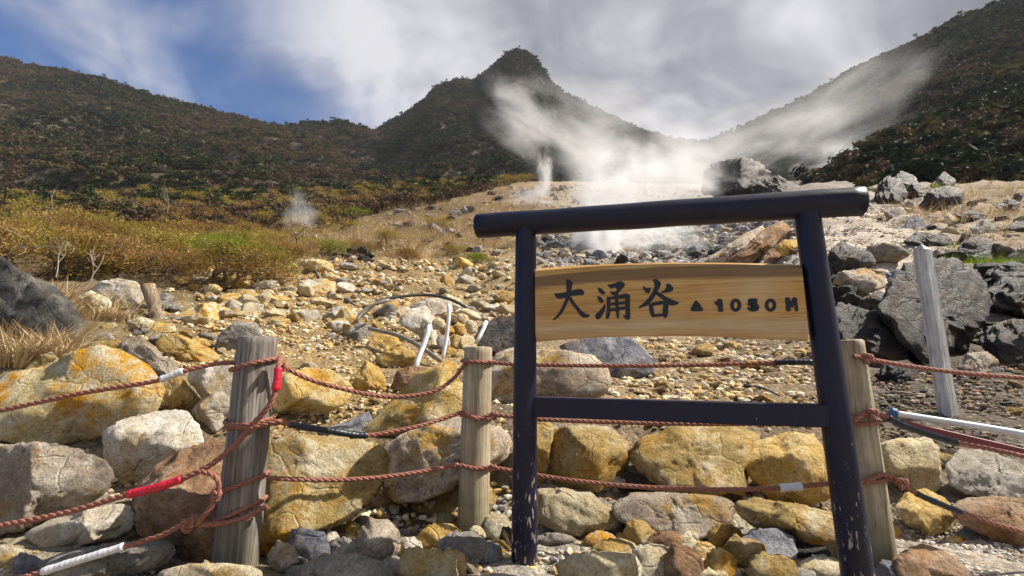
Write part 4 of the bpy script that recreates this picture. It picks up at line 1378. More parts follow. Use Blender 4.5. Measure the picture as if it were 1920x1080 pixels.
def rope(pts, label, tapes=(), rings=(), knots=(), r=ROPE_R):
    path = rpath(pts)
    org = path[len(path) // 2]
    V, F = rope_mesh(path, r)
    o = mesh_obj('rope', V - org, F, MAT['rope_fibre'], loc=org)
    tag(o, label, 'rope', 'ropes of the fence')
    px = project(path)
    for (x0, y0), (x1, y1), mat, fat in tapes:
        i0 = int(np.argmin((px[:, 0] - x0) ** 2 + (px[:, 1] - y0) ** 2))
        i1 = int(np.argmin((px[:, 0] - x1) ** 2 + (px[:, 1] - y1) ** 2))
        i0, i1 = min(i0, i1), max(i0, i1)
        i1 = max(i1, i0 + 4)
        seg = path[i0:i1 + 1]
        seg = spline(seg[:: max(1, len(seg) // 12)], 0.004)
        m = len(seg)
        w = 1 + 0.022 * np.sin(np.arange(m) * 0.004 / 0.026 * 2 * math.pi) + 0.075 * fbm(np.stack((np.arange(m) * 0.11, np.zeros(m), np.zeros(m)), 1), 2)
        w[:2] *= 0.93
        w[-2:] *= 0.93
        V, F = tube(seg, r * fat * w, 12)
        mesh_obj('tape_wrap', V - org, tris_of(F), MAT[mat], o)
    for (c0, c1), pr, (rl, rrw), Yc in rings:
        # a turn of rope round the post, its front running from row rl (left) to rrw (right)
        a, b = c0, c1
        zl, zr = P(960, rl, Yc)[2], P(960, rrw, Yc)[2]
        zm = (zl + zr) / 2
        t = (zm - a[2]) / (b[2] - a[2])
        cen = a + (b - a) * t
        th = np.linspace(0, 2 * math.pi * 1.02, 90)
        rad = pr + r * 0.9
        x = np.cos(th) * rad
        y = np.sin(th) * rad
        q = np.stack((cen[0] + x, cen[1] + y, zm + (zr - zl) / 2 * x / rad + y * 0.05), 1)
        V, F = rope_mesh(spline(q, 0.011), r * 0.95)
        mesh_obj('wrap', V - org, F, MAT['rope_fibre'], o)
    for c, rw, Yk, sz in knots:
        th = np.linspace(0, 2 * math.pi, 130)
        k = np.stack((np.sin(th) + 2 * np.sin(2 * th), 0.9 * -np.sin(3 * th), np.cos(th) - 2 * np.cos(2 * th)), 1) * sz / 3.0
        V, F = rope_mesh(k + P(c, rw, Yk), r * 0.8, 0.09)
        mesh_obj('knot', V - org, F, MAT['rope_fibre'], o)
    return o


fA, fB, fC = 2.94, 3.47, 2.96
bA, bB, bC = (pA0, pA1), (pB0, pB1), (pC0, pC1)
rope([(-60, 783, 2.85), (60, 757, 2.88), (160, 736, 2.9), (288, 715, 2.92), (340, 697, 2.95), (400, 683, 3.0), (438, 680, 3.04), (470, 678, 3.16)],
     'upper rope running left from the leaning grey post with a white taped splice', [((302, 711), (343, 697), 'white_tape', 1.5)], [(bA, RA, (694, 672), 3.0)])
rope([(520, 674, 3.02), (540, 692, 3.06), (600, 718, 3.15), (700, 741, 3.3), (760, 743, 3.38), (815, 733, 3.45), (850, 710, 3.5), (872, 682, 3.52)],
     'sagging upper rope between the leaning grey post and the middle fence post', [], [], [(528, 687, 3.02, .026)])
rope([(872, 676, 3.50), (925, 680, 3.50), (1000, 684, 3.46), (1200, 686, 3.3), (1400, 682, 3.16), (1470, 679, 3.1), (1530, 679, 3.05), (1580, 678, 3.0)],
     'taut upper rope passing behind the sign with a black taped end', [((1452, 680), (1524, 679), 'black_tape', 1.35)], [(bB, RB, (676, 678), fB)])
rope([(1600, 668, 2.97), (1625, 673, 2.98), (1700, 686, 3.0), (1800, 699, 3.02), (1920, 709, 3.02), (1990, 714, 3.02)],
     'upper rope running right from the slim fence post past the white stake', [], [], [(1626, 672, 2.97, .030)])
rope([(526, 668, 3.02), (522, 690, 2.96), (518, 725, 2.94), (505, 760, 2.93), (470, 800, 2.925), (440, 835, 2.92), (400, 868, 2.90), (360, 890, 2.88), (300, 912, 2.86), (230, 930, 2.85), (120, 962, 2.82), (0, 986, 2.8), (-60, 998, 2.8)],
     'thick rope slanting across the leaning grey post with two red taped parts', [((522, 690), (516, 732), 'red_tape', 1.5), ((342, 897), (238, 928), 'red_tape', 1.45)], r=0.0165)
rope([(424, 796, 2.93), (470, 802, 2.92), (520, 790, 2.95), (545, 796, 3.0), (620, 808, 3.08), (690, 816, 3.2), (780, 800, 3.32), (830, 785, 3.42), (872, 771, 3.48)],
     'middle rope right of the leaning grey post with a long black taped part', [((545, 796), (690, 816), 'black_tape', 1.4)], [(bA, RA, (792, 800), fA), (bA, RA, (806, 790), fA)])
rope([(866, 774, 3.47), (895, 786, 3.46), (926, 778, 3.47), (1000, 786, 3.42), (1150, 792, 3.32), (1300, 795, 3.22), (1450, 794, 3.12), (1560, 790, 3.02)],
     'middle rope running behind the lower rail of the sign', [], [(bB, RB, (777, 786), fB)], [(926, 779, 3.47, .022)])
rope([(1600, 790, 2.96), (1630, 772, 2.97), (1662, 782, 2.98), (1700, 800, 2.99), (1750, 817, 3.0), (1800, 831, 3.0), (1860, 843, 3.0), (1930, 858, 3.0), (1990, 872, 3.0)],
     'middle rope running right from the slim fence post with a dark blue-black taped part', [((1664, 784), (1800, 831), 'black_tape', 1.5)], [(bC, RC, (782, 774), fC), (bC, RC, (796, 790), fC)], [(1636, 775, 2.95, .028)])
rope([(500, 896, 3.0), (560, 899, 3.08), (620, 900, 3.15), (700, 896, 3.25), (780, 886, 3.36), (860, 871, 3.47)],
     'lower rope between the leaning grey post and the middle fence post', [], [(bA, RA, (928, 898), fA)])
rope([(862, 872, 3.47), (895, 879, 3.46), (925, 877, 3.46), (1000, 890, 3.40), (1100, 904, 3.3), (1220, 914, 3.2), (1350, 918, 3.1), (1460, 915, 3.02), (1545, 908, 2.98), (1640, 902, 2.97)],
     'lower rope running behind both sign posts with a white taped splice', [((1462, 915), (1503, 912), 'white_tape', 1.6)], [(bB, RB, (873, 882), fB)], [(924, 878, 3.46, .022)])
rope([(1620, 905, 2.97), (1655, 890, 2.97), (1690, 907, 2.97), (1716, 924, 2.97), (1760, 944, 2.97), (1803, 961, 2.97), (1860, 980, 2.96), (1930, 1001, 2.95), (1990, 1018, 2.95)],
     'lower rope running right from the slim fence post with a black taped part', [((1718, 925), (1803, 961), 'black_tape', 1.25)], [(bC, RC, (907, 897), fC)], [(1690, 906, 2.95, .030)])
rope([(500, 948, 3.02), (470, 966, 2.94), (425, 980, 2.925), (388, 984, 2.9), (345, 984, 2.88), (300, 1005, 2.86), (235, 1024, 2.83), (150, 1050, 2.80), (60, 1078, 2.78), (0, 1095, 2.77)],
     'lowest rope at the left with a long white taped end', [((232, 1025), (72, 1074), 'white_tape', 1.5)], [(bA, RA, (984, 948), fA)], [(352, 984, 2.87, .034)])
rope([(375, 884, 2.87), (398, 890, 2.86), (410, 906, 2.87), (405, 930, 2.88), (396, 950, 2.88), (378, 972, 2.88), (368, 984, 2.88)],
     'short loop of rope hanging beside the leaning grey post, tying two ropes together', [], [], [(405, 928, 2.87, .026)])

# ------------------------------------------------------------------ stake, stump, pipes and hoses
a, b = P(1782, 800, 4.9), P(1729, 470, 4.9)
a[2] -= 0.1
ex2 = np.array((1, 0.25, 0)) / math.hypot(1, .25)
ey2 = np.array((-.25, 1, 0)) / math.hypot(1, .25)
V, F, m = [], [], 14
hw = 0.062
for t in np.linspace(0, 1, m):
    c = a + (b - a) * t
    for sx, sy in ((-1, -.8), (-.8, -1), (.8, -1), (1, -.8), (1, .8), (.8, 1), (-.8, 1), (-1, .8)):
        V.append(c - a + ex2 * hw * sx * (1 - .06 * t) + ey2 * hw * sy)
V.append(b - a + np.array((0, 0, 0.075)))
for i in range(m - 1):
    for j in range(8):
        F.append((i * 8 + j, i * 8 + (j + 1) % 8, (i + 1) * 8 + (j + 1) % 8, (i + 1) * 8 + j))
F = tris_of(np.array(F))
F = np.concatenate((F, [((m - 1) * 8 + j, (m - 1) * 8 + (j + 1) % 8, m * 8) for j in range(8)]))
tag(mesh_obj('marker_stake', V, F, MAT['stake_wood'], loc=a, smooth=False), 'weathered white square stake with a pointed top leaning before the dark outcrop', 'stake')

base = hit(297, 600)
a, b = P(300, 606, base[1]), P(277, 535, base[1])
o = post_between('stump', a - (0, 0, .1), b, .135, .125, MAT['stump_wood'], sides=24, rows=20, seed=9, wob=0.12)
tag(o, 'short weathered log stump leaning left among the rocks', 'stump')


def pipe(name, pts, r, mat, label, cat, ds=0.05, sides=12):
    path = spline([np.asarray(p) for p in pts], ds)
    org = path[0].copy()
    V, F = tube(path - org, r, sides)
    return tag(mesh_obj(name, V, tris_of(F), MAT[mat], loc=org), label, cat)


pw = pipe('pipe', [P(1676, 775, 4.35), P(1760, 788, 4.25), P(1850, 802, 4.15), P(1990, 826, 4.0)], .028, 'white_pipe_plastic', 'white plastic pipe lying to the right edge below the white stake', 'pipe', sides=20)
o0 = np.array(pw.location)
V, F = tube(np.linspace(P(1668, 773, 4.36), P(1681, 776, 4.34), 4) - o0, .046, 14)
mesh_obj('pipe_socket', V, tris_of(F), MAT['blue_tape'], pw)
V, F = box_between(P(1690, 795, 4.32), P(1990, 866, 3.95), 0.075, 0.05)
og = V.mean(0)
tag(mesh_obj('rail', V - og, F, MAT['maroon_paint'], loc=og, smooth=False), 'dark red-brown square rail lying under the white pipe on the right', 'rail')


def on_ground(pts, lift):
    out = []
    for p in pts:
        q = hit(*p[:2]) if len(p) == 2 else P(*p)
        if len(p) == 2:
            q = q + (0, 0, lift)
        out.append(q)
    return out


pipe('hose', on_ground([(556, 482), (575, 490), (590, 510), (600, 530), (620, 548), (650, 567), (662, 575)], .06), .055, 'black_hose', 'black hose running down the rubble slope', 'hose', 0.15)
yh = hit(760, 600)[1]
pipe('hose', [P(668, 602, yh - 1.2), P(680, 590, yh - 1.0), P(710, 566, yh - .6), P(750, 556, yh - .3), P(800, 553, yh), P(840, 560, yh), P(870, 574, yh), P(884, 585, yh)], .040, 'black_hose', 'black hose arching over the pale capping stone', 'hose', 0.1)
y2 = hit(700, 640)[1]
pipe('pipe', [P(668, 604, y2), P(676, 590, y2 + .1), P(692, 575, y2 + .2), P(715, 566, y2 + .3), P(730, 563, y2 + .4)], .036, 'grey_pipe_plastic', 'bent grey pipe rising left of the arching hose', 'pipe', 0.08)
y3 = hit(740, 650)[1] - 0.6
pipe('pipe', [P(692, 616, y3 + .5), P(740, 627, y3 + .2), P(780, 645, y3 - .2), P(826, 676, y3 - .7)], .034, 'grey_pipe_plastic', 'straight grey pipe lying across the orange boulders', 'pipe', 0.1)
pipe('pipe', [P(842, 570, 7.6), P(841, 600, 7.55), P(836, 640, 7.5), P(829, 676, 7.45)], .032, 'white_pipe_plastic', 'white standing pipe before the little cobble wall', 'pipe', 0.1)
pipe('pipe', [P(806, 610, 7.0), P(797, 640, 6.9), P(786, 668, 6.8), P(778, 694, 6.7)], .036, 'white_pipe_plastic', 'short flat white pipe leaning left of the standing pipe', 'pipe', 0.1)
pipe('pipe', [P(912, 603, 7.2), P(904, 622, 7.1), P(892, 644, 7.0)], .03, 'white_pipe_plastic', 'white pipe slanting up behind the top of the middle fence post', 'pipe', 0.1)
pipe('hose', on_ground([(1395, 727), (1420, 730), (1440, 737), (1456, 745)], .02), .028, 'black_hose', 'short black hose end on the gravel below the board', 'hose', 0.05)

# ------------------------------------------------------------------ shrubs
def shrub(seed, height, spread, tips_leaves, leaf, lean, low=False):
    """stems that fork three times and a wind-combed, layered crown of small leaves and twigs"""
    rs = np.random.RandomState(seed)
    stems, tips = [], []

    def grow(p, d, ln, r, lev):
        n = 4
        pts = [p]
        q, dd = p.copy(), d.copy()
        for _ in range(n):
            dd = dd + rs.normal(0, 0.16, 3) + np.array((lean * 0.12, 0, 0.02))
            dd /= np.linalg.norm(dd)
            q = q + dd * ln / n
            pts.append(q.copy())
        stems.append(tube(np.array(pts), np.linspace(r, r * 0.6, n + 1), 4 if lev else 5, False))
        if lev == (2 if low else 3):
            tips.append((q, dd))
            return
        for _ in range(rs.randint(2, 4) if lev else 3):
            e = dd * 0.75 + rs.normal(0, 0.55, 3) * np.array((1.2, 1.2, 0.5)) + np.array((lean * 0.25, 0, 0.12))
            e /= np.linalg.norm(e)
            grow(q.copy(), e, ln * rs.uniform(0.55, 0.8), r * 0.58, lev + 1)

    for _ in range(3 if low else 5):
        a = rs.uniform(0, 6.28)
        d = np.array((math.cos(a) * 0.55, math.sin(a) * 0.55, 1.0))
        grow(np.array((rs.normal(0, .1), rs.normal(0, .1), -0.1)), d / np.linalg.norm(d), 0.42, 0.028, 0)
    V, F = join(stems)
    k = np.array((spread, spread, height)) / max(1e-6, max(t[0][2] for t in tips))
    V = V * k
    m = tips_leaves
    C, D = np.array([t[0] for t in tips]) * k, np.array([t[1] for t in tips])
    C = np.repeat(C, m, 0)
    D = np.repeat(D, m, 0)
    nL = len(C)
    rad = 0.20 * height
    C = C + rs.normal(0, 1, (nL, 3)) * np.array((rad, rad, rad * 0.34))
    dirn = D * 0.6 + rs.normal(0, 0.5, (nL, 3)) * np.array((1, 1, .5)) + np.array((lean * .35, 0, .25))
    dirn /= np.linalg.norm(dirn, axis=1, keepdims=True)
    side = np.cross(dirn, rs.normal(0, 1, (nL, 3)))
    side /= np.linalg.norm(side, axis=1, keepdims=True)
    ln = leaf * rs.uniform(0.6, 1.5, (nL, 1))
    wd = ln * rs.uniform(0.07, 0.24, (nL, 1))
    Q = np.stack((C - side * wd * .5, C + dirn * ln * .5 - side * wd, C + dirn * ln, C + dirn * ln * .5 + side * wd), 1).reshape(-1, 3)
    return (V, F), (Q, np.arange(nL * 4).reshape(-1, 4))


def mesh_data(name, V, F, mat, smooth=False):
    me = bpy.data.meshes.new(name)
    V = np.asarray(V, np.float32)
    F = np.asarray(F, np.int32)
    me.vertices.add(len(V))
    me.vertices.foreach_set('co', V.ravel())
    n, k = F.shape
    me.loops.add(n * k)
    me.loops.foreach_set('vertex_index', F.ravel())
    me.polygons.add(n)
    me.polygons.foreach_set('loop_start', np.arange(0, n * k, k, dtype=np.int32))
    me.polygons.foreach_set('use_smooth', np.full(n, smooth))
    me.update(calc_edges=True)
    me.materials.append(MAT[mat])
    return me


KIND = {}
for key, mat, lab in (('olive', 'olive_leaves', 'yellow-olive windswept shrub in the thicket left of the rubble heap'),
                      ('brown', 'brown_twigs', 'orange-brown twiggy shrub in the thicket left of the rubble heap'),
                      ('green', 'green_leaves', 'green leafy shrub in the thicket left of the rubble heap')):
    for lowd in (False, True):
        lst = []
        for s in range(4):
            (v, f), (lv, lf) = shrub(50 + s * 7 + len(key), 1.0, 1.25, 64 if not lowd else 40, 0.06 if not lowd else 0.11, 0.5, lowd)
            lst.append((mesh_data('trunk', v, f, 'stem_bark'), mesh_data('crown', lv, lf, mat)))
        KIND[key, lowd] = (lst, lab)


def place_shrub(p, size, key, rs, label=None, lowd=False, group='shrubs of the thicket'):
    lst, lab = KIND[key, lowd]
    t, c = lst[rs.randint(len(lst))]
    root = empty('shrub', p, label or lab, 'shrub', group)
    root.scale = (size * rs.uniform(.9, 1.25), size * rs.uniform(.9, 1.2), size * rs.uniform(.8, 1.1))
    root.rotation_euler = (0, 0, rs.uniform(-.7, .7))
    link(bpy.data.objects.new('trunk', t), root)
    link(bpy.data.objects.new('crown', c), root)
    return root


rs = np.random.RandomState(5)
LIM = lambda Y: np.interp(Y, [13, 22, 26, 40, 55, 70, 90, 120], [400, 420, 545, 600, 690, 800, 930, 1010])
nsh = 0
rank = {}
for Y in (15.5, 17.5, 20, 23, 27, 32, 38, 46, 56, 68, 82, 98, 116):
    wpx = 2.25 * FPX / Y
    c = -110 + rs.uniform(0, wpx)
    while c < LIM(Y):
        x = (c - 960) / FPX * Y * 1.0
        yy = Y * rs.uniform(0.95, 1.05)
        p = (x * 1.02, yy, float(H(x * 1.02, yy)) - 0.05)
        f = rs.uniform()
        key = 'brown' if f < 0.58 else ('olive' if f < 0.95 else 'green')
        size = rs.uniform(1.1, 1.75) * (1.0 if Y < 60 else 1.25)
        far = Y > 60
        lab = KIND[key, False][1] if not far else {'olive': 'olive shrub on the far slope at the foot of the left hill', 'brown': 'brown bare shrub on the far slope at the foot of the left hill', 'green': 'dark green shrub on the far slope at the foot of the left hill'}[key]
        if not far and Y < 24:
            row = {15.5: 'front', 17.5: 'second', 20: 'third', 23: 'fourth'}[Y]
            rank[row] = rank.get(row, 0) + 1
            lab = '%s shrub of the %s row of the thicket, %s from the left' % ({'olive': 'yellow-olive', 'brown': 'orange-brown twiggy', 'green': 'green leafy'}[key], row, ordinal(rank[row]))
        place_shrub(p, size, key, rs, lab, Y > 36, 'shrubs of the thicket' if not far else 'shrubs on the far slope')
        c += wpx * rs.uniform(0.75, 1.25) * (0.85 if Y < 50 else 1.3)
        nsh += 1
p = hit(405, 528)
p = np.array((p[0], 16.5, float(H(p[0] * 16.5 / p[1], 16.5))))
p[0] = (405 - 960) / FPX * 16.5
place_shrub(p, 1.6, 'green', rs, 'bright green flat-topped shrub at the left edge of the rubble heap', False, 'shrubs of the thicket')
for c, Y, s, k, lab in ((585, 30, 1.0, 'green', 'small bright green shrub above the rubble heap crest'), (700, 36, 1.4, 'olive', 'olive shrub on the straw slope, left of the black rocks'), (790, 44, 1.6, 'olive', 'olive shrub right above the black rocks of the straw slope'),
                        (740, 27, 1.0, 'brown', 'rusty brown shrub in the middle of the slope'), (830, 30, .9, 'olive', 'olive shrub left of the sign beam end'), (1790, 27, .7, 'green', 'small yellow-green plant by the rock pile on the gravel shelf'),
                        (650, 33, 1.2, 'brown', 'brown twiggy shrub above the black lava heap'), (880, 25, .7, 'green', 'small green plant left of the left sign post')):
    x = (c - 960) / FPX * Y
    place_shrub((x, Y, float(H(x, Y)) - .05), s, k, rs, lab)


def dead_branch(name, px, Y, label, n, seed, ln):
    rs2 = np.random.RandomState(seed)
    base = P(px[0], px[1], Y)
    parts = []

    def g(p, d, l, r, lev):
        pts = [p]
        for _ in range(5):
            d = d + rs2.normal(0, .14, 3)
            d /= np.linalg.norm(d)
            pts.append(pts[-1] + d * l / 5)
        parts.append(tube(np.array(pts), np.linspace(r, r * .45, 6), 5, False))
        if lev < 2:
            for k in (2, 3, 5):
                e = d + rs2.normal(0, .5, 3) * (1, .6, .8)
                g(pts[k], e / np.linalg.norm(e), l * .55, r * .55, lev + 1)
    d0 = np.array(n, float)
    g(np.zeros(3), d0 / np.linalg.norm(d0), ln, .022, 0)
    V, F = join(parts)
    tag(mesh_obj(name, V, F, MAT['dead_wood'], loc=base), label, 'dead branch')


dead_branch('dead_branch', (-10, 488), 13.0, 'bleached dead branch reaching in from the left edge above the grey boulder', (1, 0, .75), 3, 1.7)
dead_branch('dead_shrub', (313, 400), 46.0, 'white dead shrub standing at the back of the thicket', (.1, 0, 1), 5, 2.2)
dead_branch('dead_shrub', (160, 540), 12.5, 'grey bare branch standing left of the domed white boulder', (.35, 0, 1), 8, 1.0)
dead_branch('dead_shrub', (105, 520), 14.0, 'dark bare shrub stems at the front of the thicket', (.1, 0, 1), 12, 1.1)


# ------------------------------------------------------------------ grass
def blades(spots, mat, seed, name, label):
    """spots: photo box, tufts, blades per tuft, length m, tuft radius m"""
    rs = np.random.RandomState(seed)
    Q = []
    for (x0, y0, x1, y1), nt, nb, ln, tr in spots:
        m = nt * 60
        y = np.exp(rs.uniform(math.log(3), math.log(120), m))
        x = rs.uniform(-1.3, 1.3, m) * y
        z = H(x, y)
        px = project(np.stack((x, y, z), 1))
        ok = np.nonzero((px[:, 0] > x0) & (px[:, 0] < x1) & (px[:, 1] > y0) & (px[:, 1] < y1))[0]
        if not len(ok):
            continue
        ok = rs.choice(ok, nt, replace=True)
        C = np.stack((x[ok], y[ok], z[ok]), 1)
        C[:, :2] += rs.normal(0, 0.02, (nt, 2)) * C[:, 1:2]
        C[:, 2] = H(C[:, 0], C[:, 1])
        sc = np.repeat(rs.uniform(.6, 1.3, nt), nb)[:, None]
        C = np.repeat(C, nb, 0)
        k = len(C)
        a = rs.uniform(0, 6.28, (k, 1))
        out = np.concatenate((np.cos(a), np.sin(a), np.zeros((k, 1))), 1)
        C = C + out * tr * rs.uniform(0, 1, (k, 1))
        L = ln * sc * rs.uniform(.5, 1.2, (k, 1))
        up = np.array((0.25, 0, 1.0))
        mid = C + (up * .6 + out * .22) * L * .6
        tip = C + (up * .85 + out * .75 + rs.normal(0, .12, (k, 3))) * L
        sd = np.concatenate((-np.sin(a), np.cos(a), np.zeros((k, 1))), 1) * np.maximum(.004, L * .022)
        Q.append(np.stack((C - sd, C + sd, mid + sd * .7, mid - sd * .7, mid - sd * .7, mid + sd * .7, tip, tip), 1).reshape(-1, 3))
    V = np.concatenate(Q)
    n = len(V) // 8
    i = np.arange(n)[:, None] * 8
    F = np.concatenate((i + [0, 1, 2], i + [0, 2, 3], i + [4, 5, 6]))
    o = mesh_obj(name, V, F, MAT[mat], smooth=False)
    tag(o, label, 'grass', kind='stuff')


blades([((-60, 600, 140, 690), 60, 40, .42, .12), ((130, 560, 200, 610), 22, 30, .40, .12), ((0, 560, 120, 660), 14, 16, .7, .15)], 'straw', 31, 'dry_grass', 'dry straw grass tufts before the grey boulder at the left')
blades([((470, 385, 960, 470), 1500, 16, .8, .5), ((600, 345, 1010, 400), 420, 14, 1.1, .8), ((430, 440, 560, 490), 150, 10, .6, .3), ((560, 440, 900, 500), 260, 10, .5, .3)], 'straw', 32, 'dry_grass', 'straw-coloured dry grass on the slope left of the sign')
blades([((1700, 350, 1925, 420), 260, 14, .5, .3), ((1640, 380, 1925, 460), 120, 12, .28, .15), ((1530, 520, 1700, 560), 20, 20, .18, .08)], 'straw', 33, 'dry_grass', 'straw-coloured dry grass on the gravel shelf to the right')
blades([((1775, 462, 1905, 505), 46, 30, .26, .10), ((1720, 735, 1800, 770), 18, 24, .08, .08), ((1100, 1000, 1160, 1040), 6, 16, .09, .04), ((1880, 485, 1925, 540), 18, 24, .2, .1), ((1690, 1030, 1710, 1070), 2, 10, .12, .02)], 'grass_green', 34, 'green_grass', 'fresh green grass tufts by the dark outcrop')

# ------------------------------------------------------------------ scrub that covers the hills
def scrub_mesh(name, seed, nl, leaf, mat, hgt, tall=False):
    rs = np.random.RandomState(seed)
    lob = rs.normal(0, 1, (7, 3)) * np.array((.55, .55, .22 if not tall else .5)) + np.array((0.1, 0, hgt * .55))
    c = lob[rs.randint(7, size=nl)]
    d = rs.normal(0, 1, (nl, 3))
    d /= np.linalg.norm(d, axis=1, keepdims=True)
    d[:, 2] = np.where(d[:, 2] < -.3, -d[:, 2], d[:, 2])
    C = c + d * rs.uniform(.35, 1.0, (nl, 1)) * np.array((.62, .62, .42 if not tall else .5))
    u = rs.normal(0, 1, (nl, 3)) * (1, 1, .5) + (0.5, 0, .2)
    u /= np.linalg.norm(u, axis=1, keepdims=True)
    s = np.cross(u, rs.normal(0, 1, (nl, 3)))
    s /= np.linalg.norm(s, axis=1, keepdims=True)
    L = leaf * rs.uniform(.6, 1.5, (nl, 1))
    Wd = L * rs.uniform(.25, .55, (nl, 1))
    Q = np.stack((C - u * L, C - s * Wd, C + u * L, C + s * Wd), 1).reshape(-1, 3)
    me = mesh_data(name, Q, np.arange(nl * 4).reshape(-1, 4), mat)
    return me


def cover(name, label, surf, spacing, mix, seed, size, row_fade=None):
    """one mass of scrub over a hillside: bushes set on points by geometry nodes"""
    rs = np.random.RandomState(seed)
    n, m = surf.shape[:2]
    m -= 1
    pts = []
    A = surf[:-1, :m - 1]
    e1 = surf[1:, :m - 1] - A
    e2 = surf[:-1, 1:m] - A
    area = np.linalg.norm(np.cross(e1, e2), axis=2)
    N = int(area.sum() / spacing ** 2)
    pr = (area / area.sum()).ravel()
    pick = rs.choice(len(pr), N, p=pr)
    ii, jj = np.unravel_index(pick, area.shape)
    a, b = rs.uniform(0, 1, (N, 1)), rs.uniform(0, 1, (N, 1))
    p = surf[ii, jj] + a * e1[ii, jj] + b * e2[ii, jj]
    px = project(p)
    ok = (px[:, 0] > -140) & (px[:, 0] < 2060) & (px[:, 1] > -120) & (px[:, 1] < 480)
    p, t = p[ok], (jj[ok] / m)
    N = len(p)
    patch = fbm(p / 35.0 + seed, 3)
    f = rs.uniform(0, 1, N) + patch * 0.45
    q = np.quantile(f, np.cumsum(mix(t.mean()))[:-1])
    kind = np.digitize(f, q)
    idx = kind * 2 + rs.randint(0, 2, N)
    s = size * (.45 + 1.7 * rs.uniform(0, 1, N) ** 2.2) * np.where(kind == 2, 1.15, 1.0)
    me = bpy.data.meshes.new(name)
    me.vertices.add(N)
    me.vertices.foreach_set('co', p.astype(np.float32).ravel())
    at = me.attributes.new('idx', 'INT', 'POINT')
    at.data.foreach_set('value', idx.astype(np.int32))
    at = me.attributes.new('scl', 'FLOAT', 'POINT')
    at.data.foreach_set('value', s.astype(np.float32))
    at = me.attributes.new('rot', 'FLOAT_VECTOR', 'POINT')
    at.data.foreach_set('vector', np.stack((rs.uniform(-.2, .2, N), rs.uniform(-.2, .2, N), rs.uniform(-1, 1, N)), 1).astype(np.float32).ravel())
    o = bpy.data.objects.new(name, me)
    link(o)
    tag(o, label, 'scrub', kind='stuff')
    md = o.modifiers.new('scrub', 'NODES')
    ng = bpy.data.node_groups.new('scrub', 'GeometryNodeTree')
    ng.interface.new_socket('Geometry', in_out='INPUT', socket_type='NodeSocketGeometry')
    ng.interface.new_socket('Geometry', in_out='OUTPUT', socket_type='NodeSocketGeometry')
    nd = ng.nodes
    gi, go = nd.new('NodeGroupInput'), nd.new('NodeGroupOutput')
    inst = nd.new('GeometryNodeInstanceOnPoints')
    ci = nd.new('GeometryNodeCollectionInfo')
    ci.inputs['Collection'].default_value = SCRUB
    ci.inputs['Separate Children'].default_value = True
    ci.inputs['Reset Children'].default_value = True
    inst.inputs['Pick Instance'].default_value = True

    def named(nm, typ):
        x = nd.new('GeometryNodeInputNamedAttribute')
        x.data_type = typ
        x.inputs['Name'].default_value = nm
        return [so for so in x.outputs if so.enabled and so.name == 'Attribute'][0]
    L = ng.links.new
    L(gi.outputs[0], inst.inputs['Points'])
    L(ci.outputs[0], inst.inputs['Instance'])
    L(named('idx', 'INT'), inst.inputs['Instance Index'])
    L(named('rot', 'FLOAT_VECTOR'), inst.inputs['Rotation'])
    L(named('scl', 'FLOAT'), inst.inputs['Scale'])
    L(inst.outputs[0], go.inputs[0])
    md.node_group = ng
    return N


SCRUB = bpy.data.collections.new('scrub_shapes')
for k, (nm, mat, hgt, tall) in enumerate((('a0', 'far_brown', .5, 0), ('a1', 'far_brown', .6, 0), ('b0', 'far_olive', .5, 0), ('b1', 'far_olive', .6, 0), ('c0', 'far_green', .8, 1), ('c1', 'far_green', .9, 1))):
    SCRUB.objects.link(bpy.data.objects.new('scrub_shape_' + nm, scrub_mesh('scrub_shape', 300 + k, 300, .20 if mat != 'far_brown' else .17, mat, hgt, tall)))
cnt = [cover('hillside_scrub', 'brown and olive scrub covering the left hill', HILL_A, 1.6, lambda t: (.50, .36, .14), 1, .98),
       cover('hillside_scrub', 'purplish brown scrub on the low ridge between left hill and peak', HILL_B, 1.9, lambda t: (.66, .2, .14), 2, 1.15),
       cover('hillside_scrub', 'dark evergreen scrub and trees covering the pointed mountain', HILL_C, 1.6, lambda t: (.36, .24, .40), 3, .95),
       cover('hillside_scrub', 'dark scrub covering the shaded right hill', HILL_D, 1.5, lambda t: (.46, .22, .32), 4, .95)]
gy = np.exp(np.linspace(math.log(50), math.log(136), 40))
gu = np.linspace(-1.25, 0.08, 60)
GU, GY_ = np.meshgrid(gu, gy, indexing='ij')
keep = np.interp(GY_, [50, 62, 80, 136], [-0.42, -0.22, -0.06, 0.08])           # the scrub gives way to straw and scree to the right
GU = np.minimum(GU, keep)
SLOPE = np.stack((GU * GY_, GY_, H(GU * GY_, GY_)), 2)
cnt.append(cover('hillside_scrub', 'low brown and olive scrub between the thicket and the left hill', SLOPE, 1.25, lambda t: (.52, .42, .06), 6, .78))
print('SCRUB', cnt, 'SHRUBS', nsh)

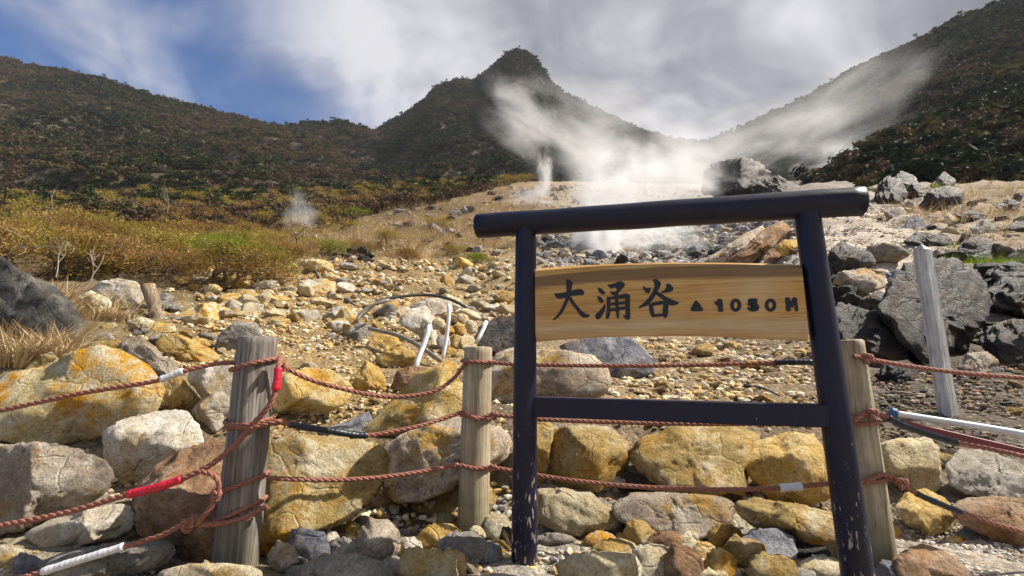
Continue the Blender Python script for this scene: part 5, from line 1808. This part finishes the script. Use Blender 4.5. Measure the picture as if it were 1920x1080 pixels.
# ------------------------------------------------------------------ steam
STEAM = [  # photo x, y, forward distance, half width, half height (px), turn (deg), density, label
    (1120, 455, 31, 60, 95, 8, 2.8, 'dense white steam column rising right behind the board'),
    (1215, 460, 33, 130, 60, 0, .8, 'thin veil of steam drifting over the scree behind the board'),
    (1160, 370, 36, 120, 110, -25, 1.25, 'thick steam billow just above the sign beam'),
    (1205, 320, 45, 200, 100, 5, .75, 'broad bank of steam over the middle of the sign beam'),
    (1020, 245, 60, 190, 80, 38, .52, 'steam wisp streaming up to the left before the mountain'),
    (1140, 225, 80, 170, 90, 15, .22, 'faint steam veil on the right face of the mountain'),
    (1390, 275, 70, 250, 85, -14, .30, 'long steam trail drifting right across the foot of the right hill'),
    (1570, 205, 85, 260, 95, -26, .16, 'faint high steam trail on the right hill'),
    (1565, 303, 80, 105, 46, -22, .45, 'small steam wisp low on the right hill'),
    (1020, 335, 72, 20, 62, 4, .8, 'narrow upright steam jet above the left part of the sign beam'),
    (1000, 372, 60, 65, 30, 0, .5, 'low puff of steam lying just above the sign beam'),
    (566, 412, 40, 36, 62, -16, .4, 'small puff of steam from the vent among the shrubs'),
]
sv, sf = SPH[3]
for c, r, Y, rx, ry, turn, den, lab in STEAM:
    p = P(c, r, Y)
    k = Y / FPX * 1.1
    # a soft puff: unit ball stretched; its density is set per metre so that near and far puffs look alike
    o = mesh_obj('steam', sv, sf, MAT['steam_vapour'], loc=p, smooth=True)
    dep = min(rx, ry) * 1.1 + 0.25 * max(rx, ry)
    o.scale = (rx * k * 1.25, dep * k, ry * k * 1.25)
    o.rotation_euler = (0, -math.radians(-turn), 0)
    d = den * 3.2 / (dep * k)
    o.color = (d, 0, 0, 1)
    tag(o, lab, 'steam', 'steam plumes', 'stuff')

# ------------------------------------------------------------------ the hazy air of the valley
top = max(float(h[:, :, 2].max()) for h in (HILL_A, HILL_B, HILL_C, HILL_D)) + 12
x0, x1, y0, y1, z0, z1 = -900.0, 900.0, -40.0, 720.0, -1.6, top
V = [(x, y, z) for z in (z0, z1) for y in (y0, y1) for x in (x0, x1)]
F = [(0, 2, 3, 1), (4, 5, 7, 6), (0, 1, 5, 4), (2, 6, 7, 3), (0, 4, 6, 2), (1, 3, 7, 5)]
hm = bpy.data.materials.new('haze_air')
hm.use_nodes = True
ht = NT(hm.node_tree)
ht.n.clear()
ho = ht.new('ShaderNodeOutputMaterial')
hv = ht.new('ShaderNodeVolumePrincipled')
hv.inputs['Color'].default_value = (0.86, 0.90, 1.0, 1)
hv.inputs['Density'].default_value = 0.00012
ht.l.new(hv.outputs[0], ho.inputs['Volume'])
hz = mesh_obj('haze', V, F, hm, smooth=False)
tag(hz, 'thin pale haze hanging in the valley air', 'haze', kind='stuff')
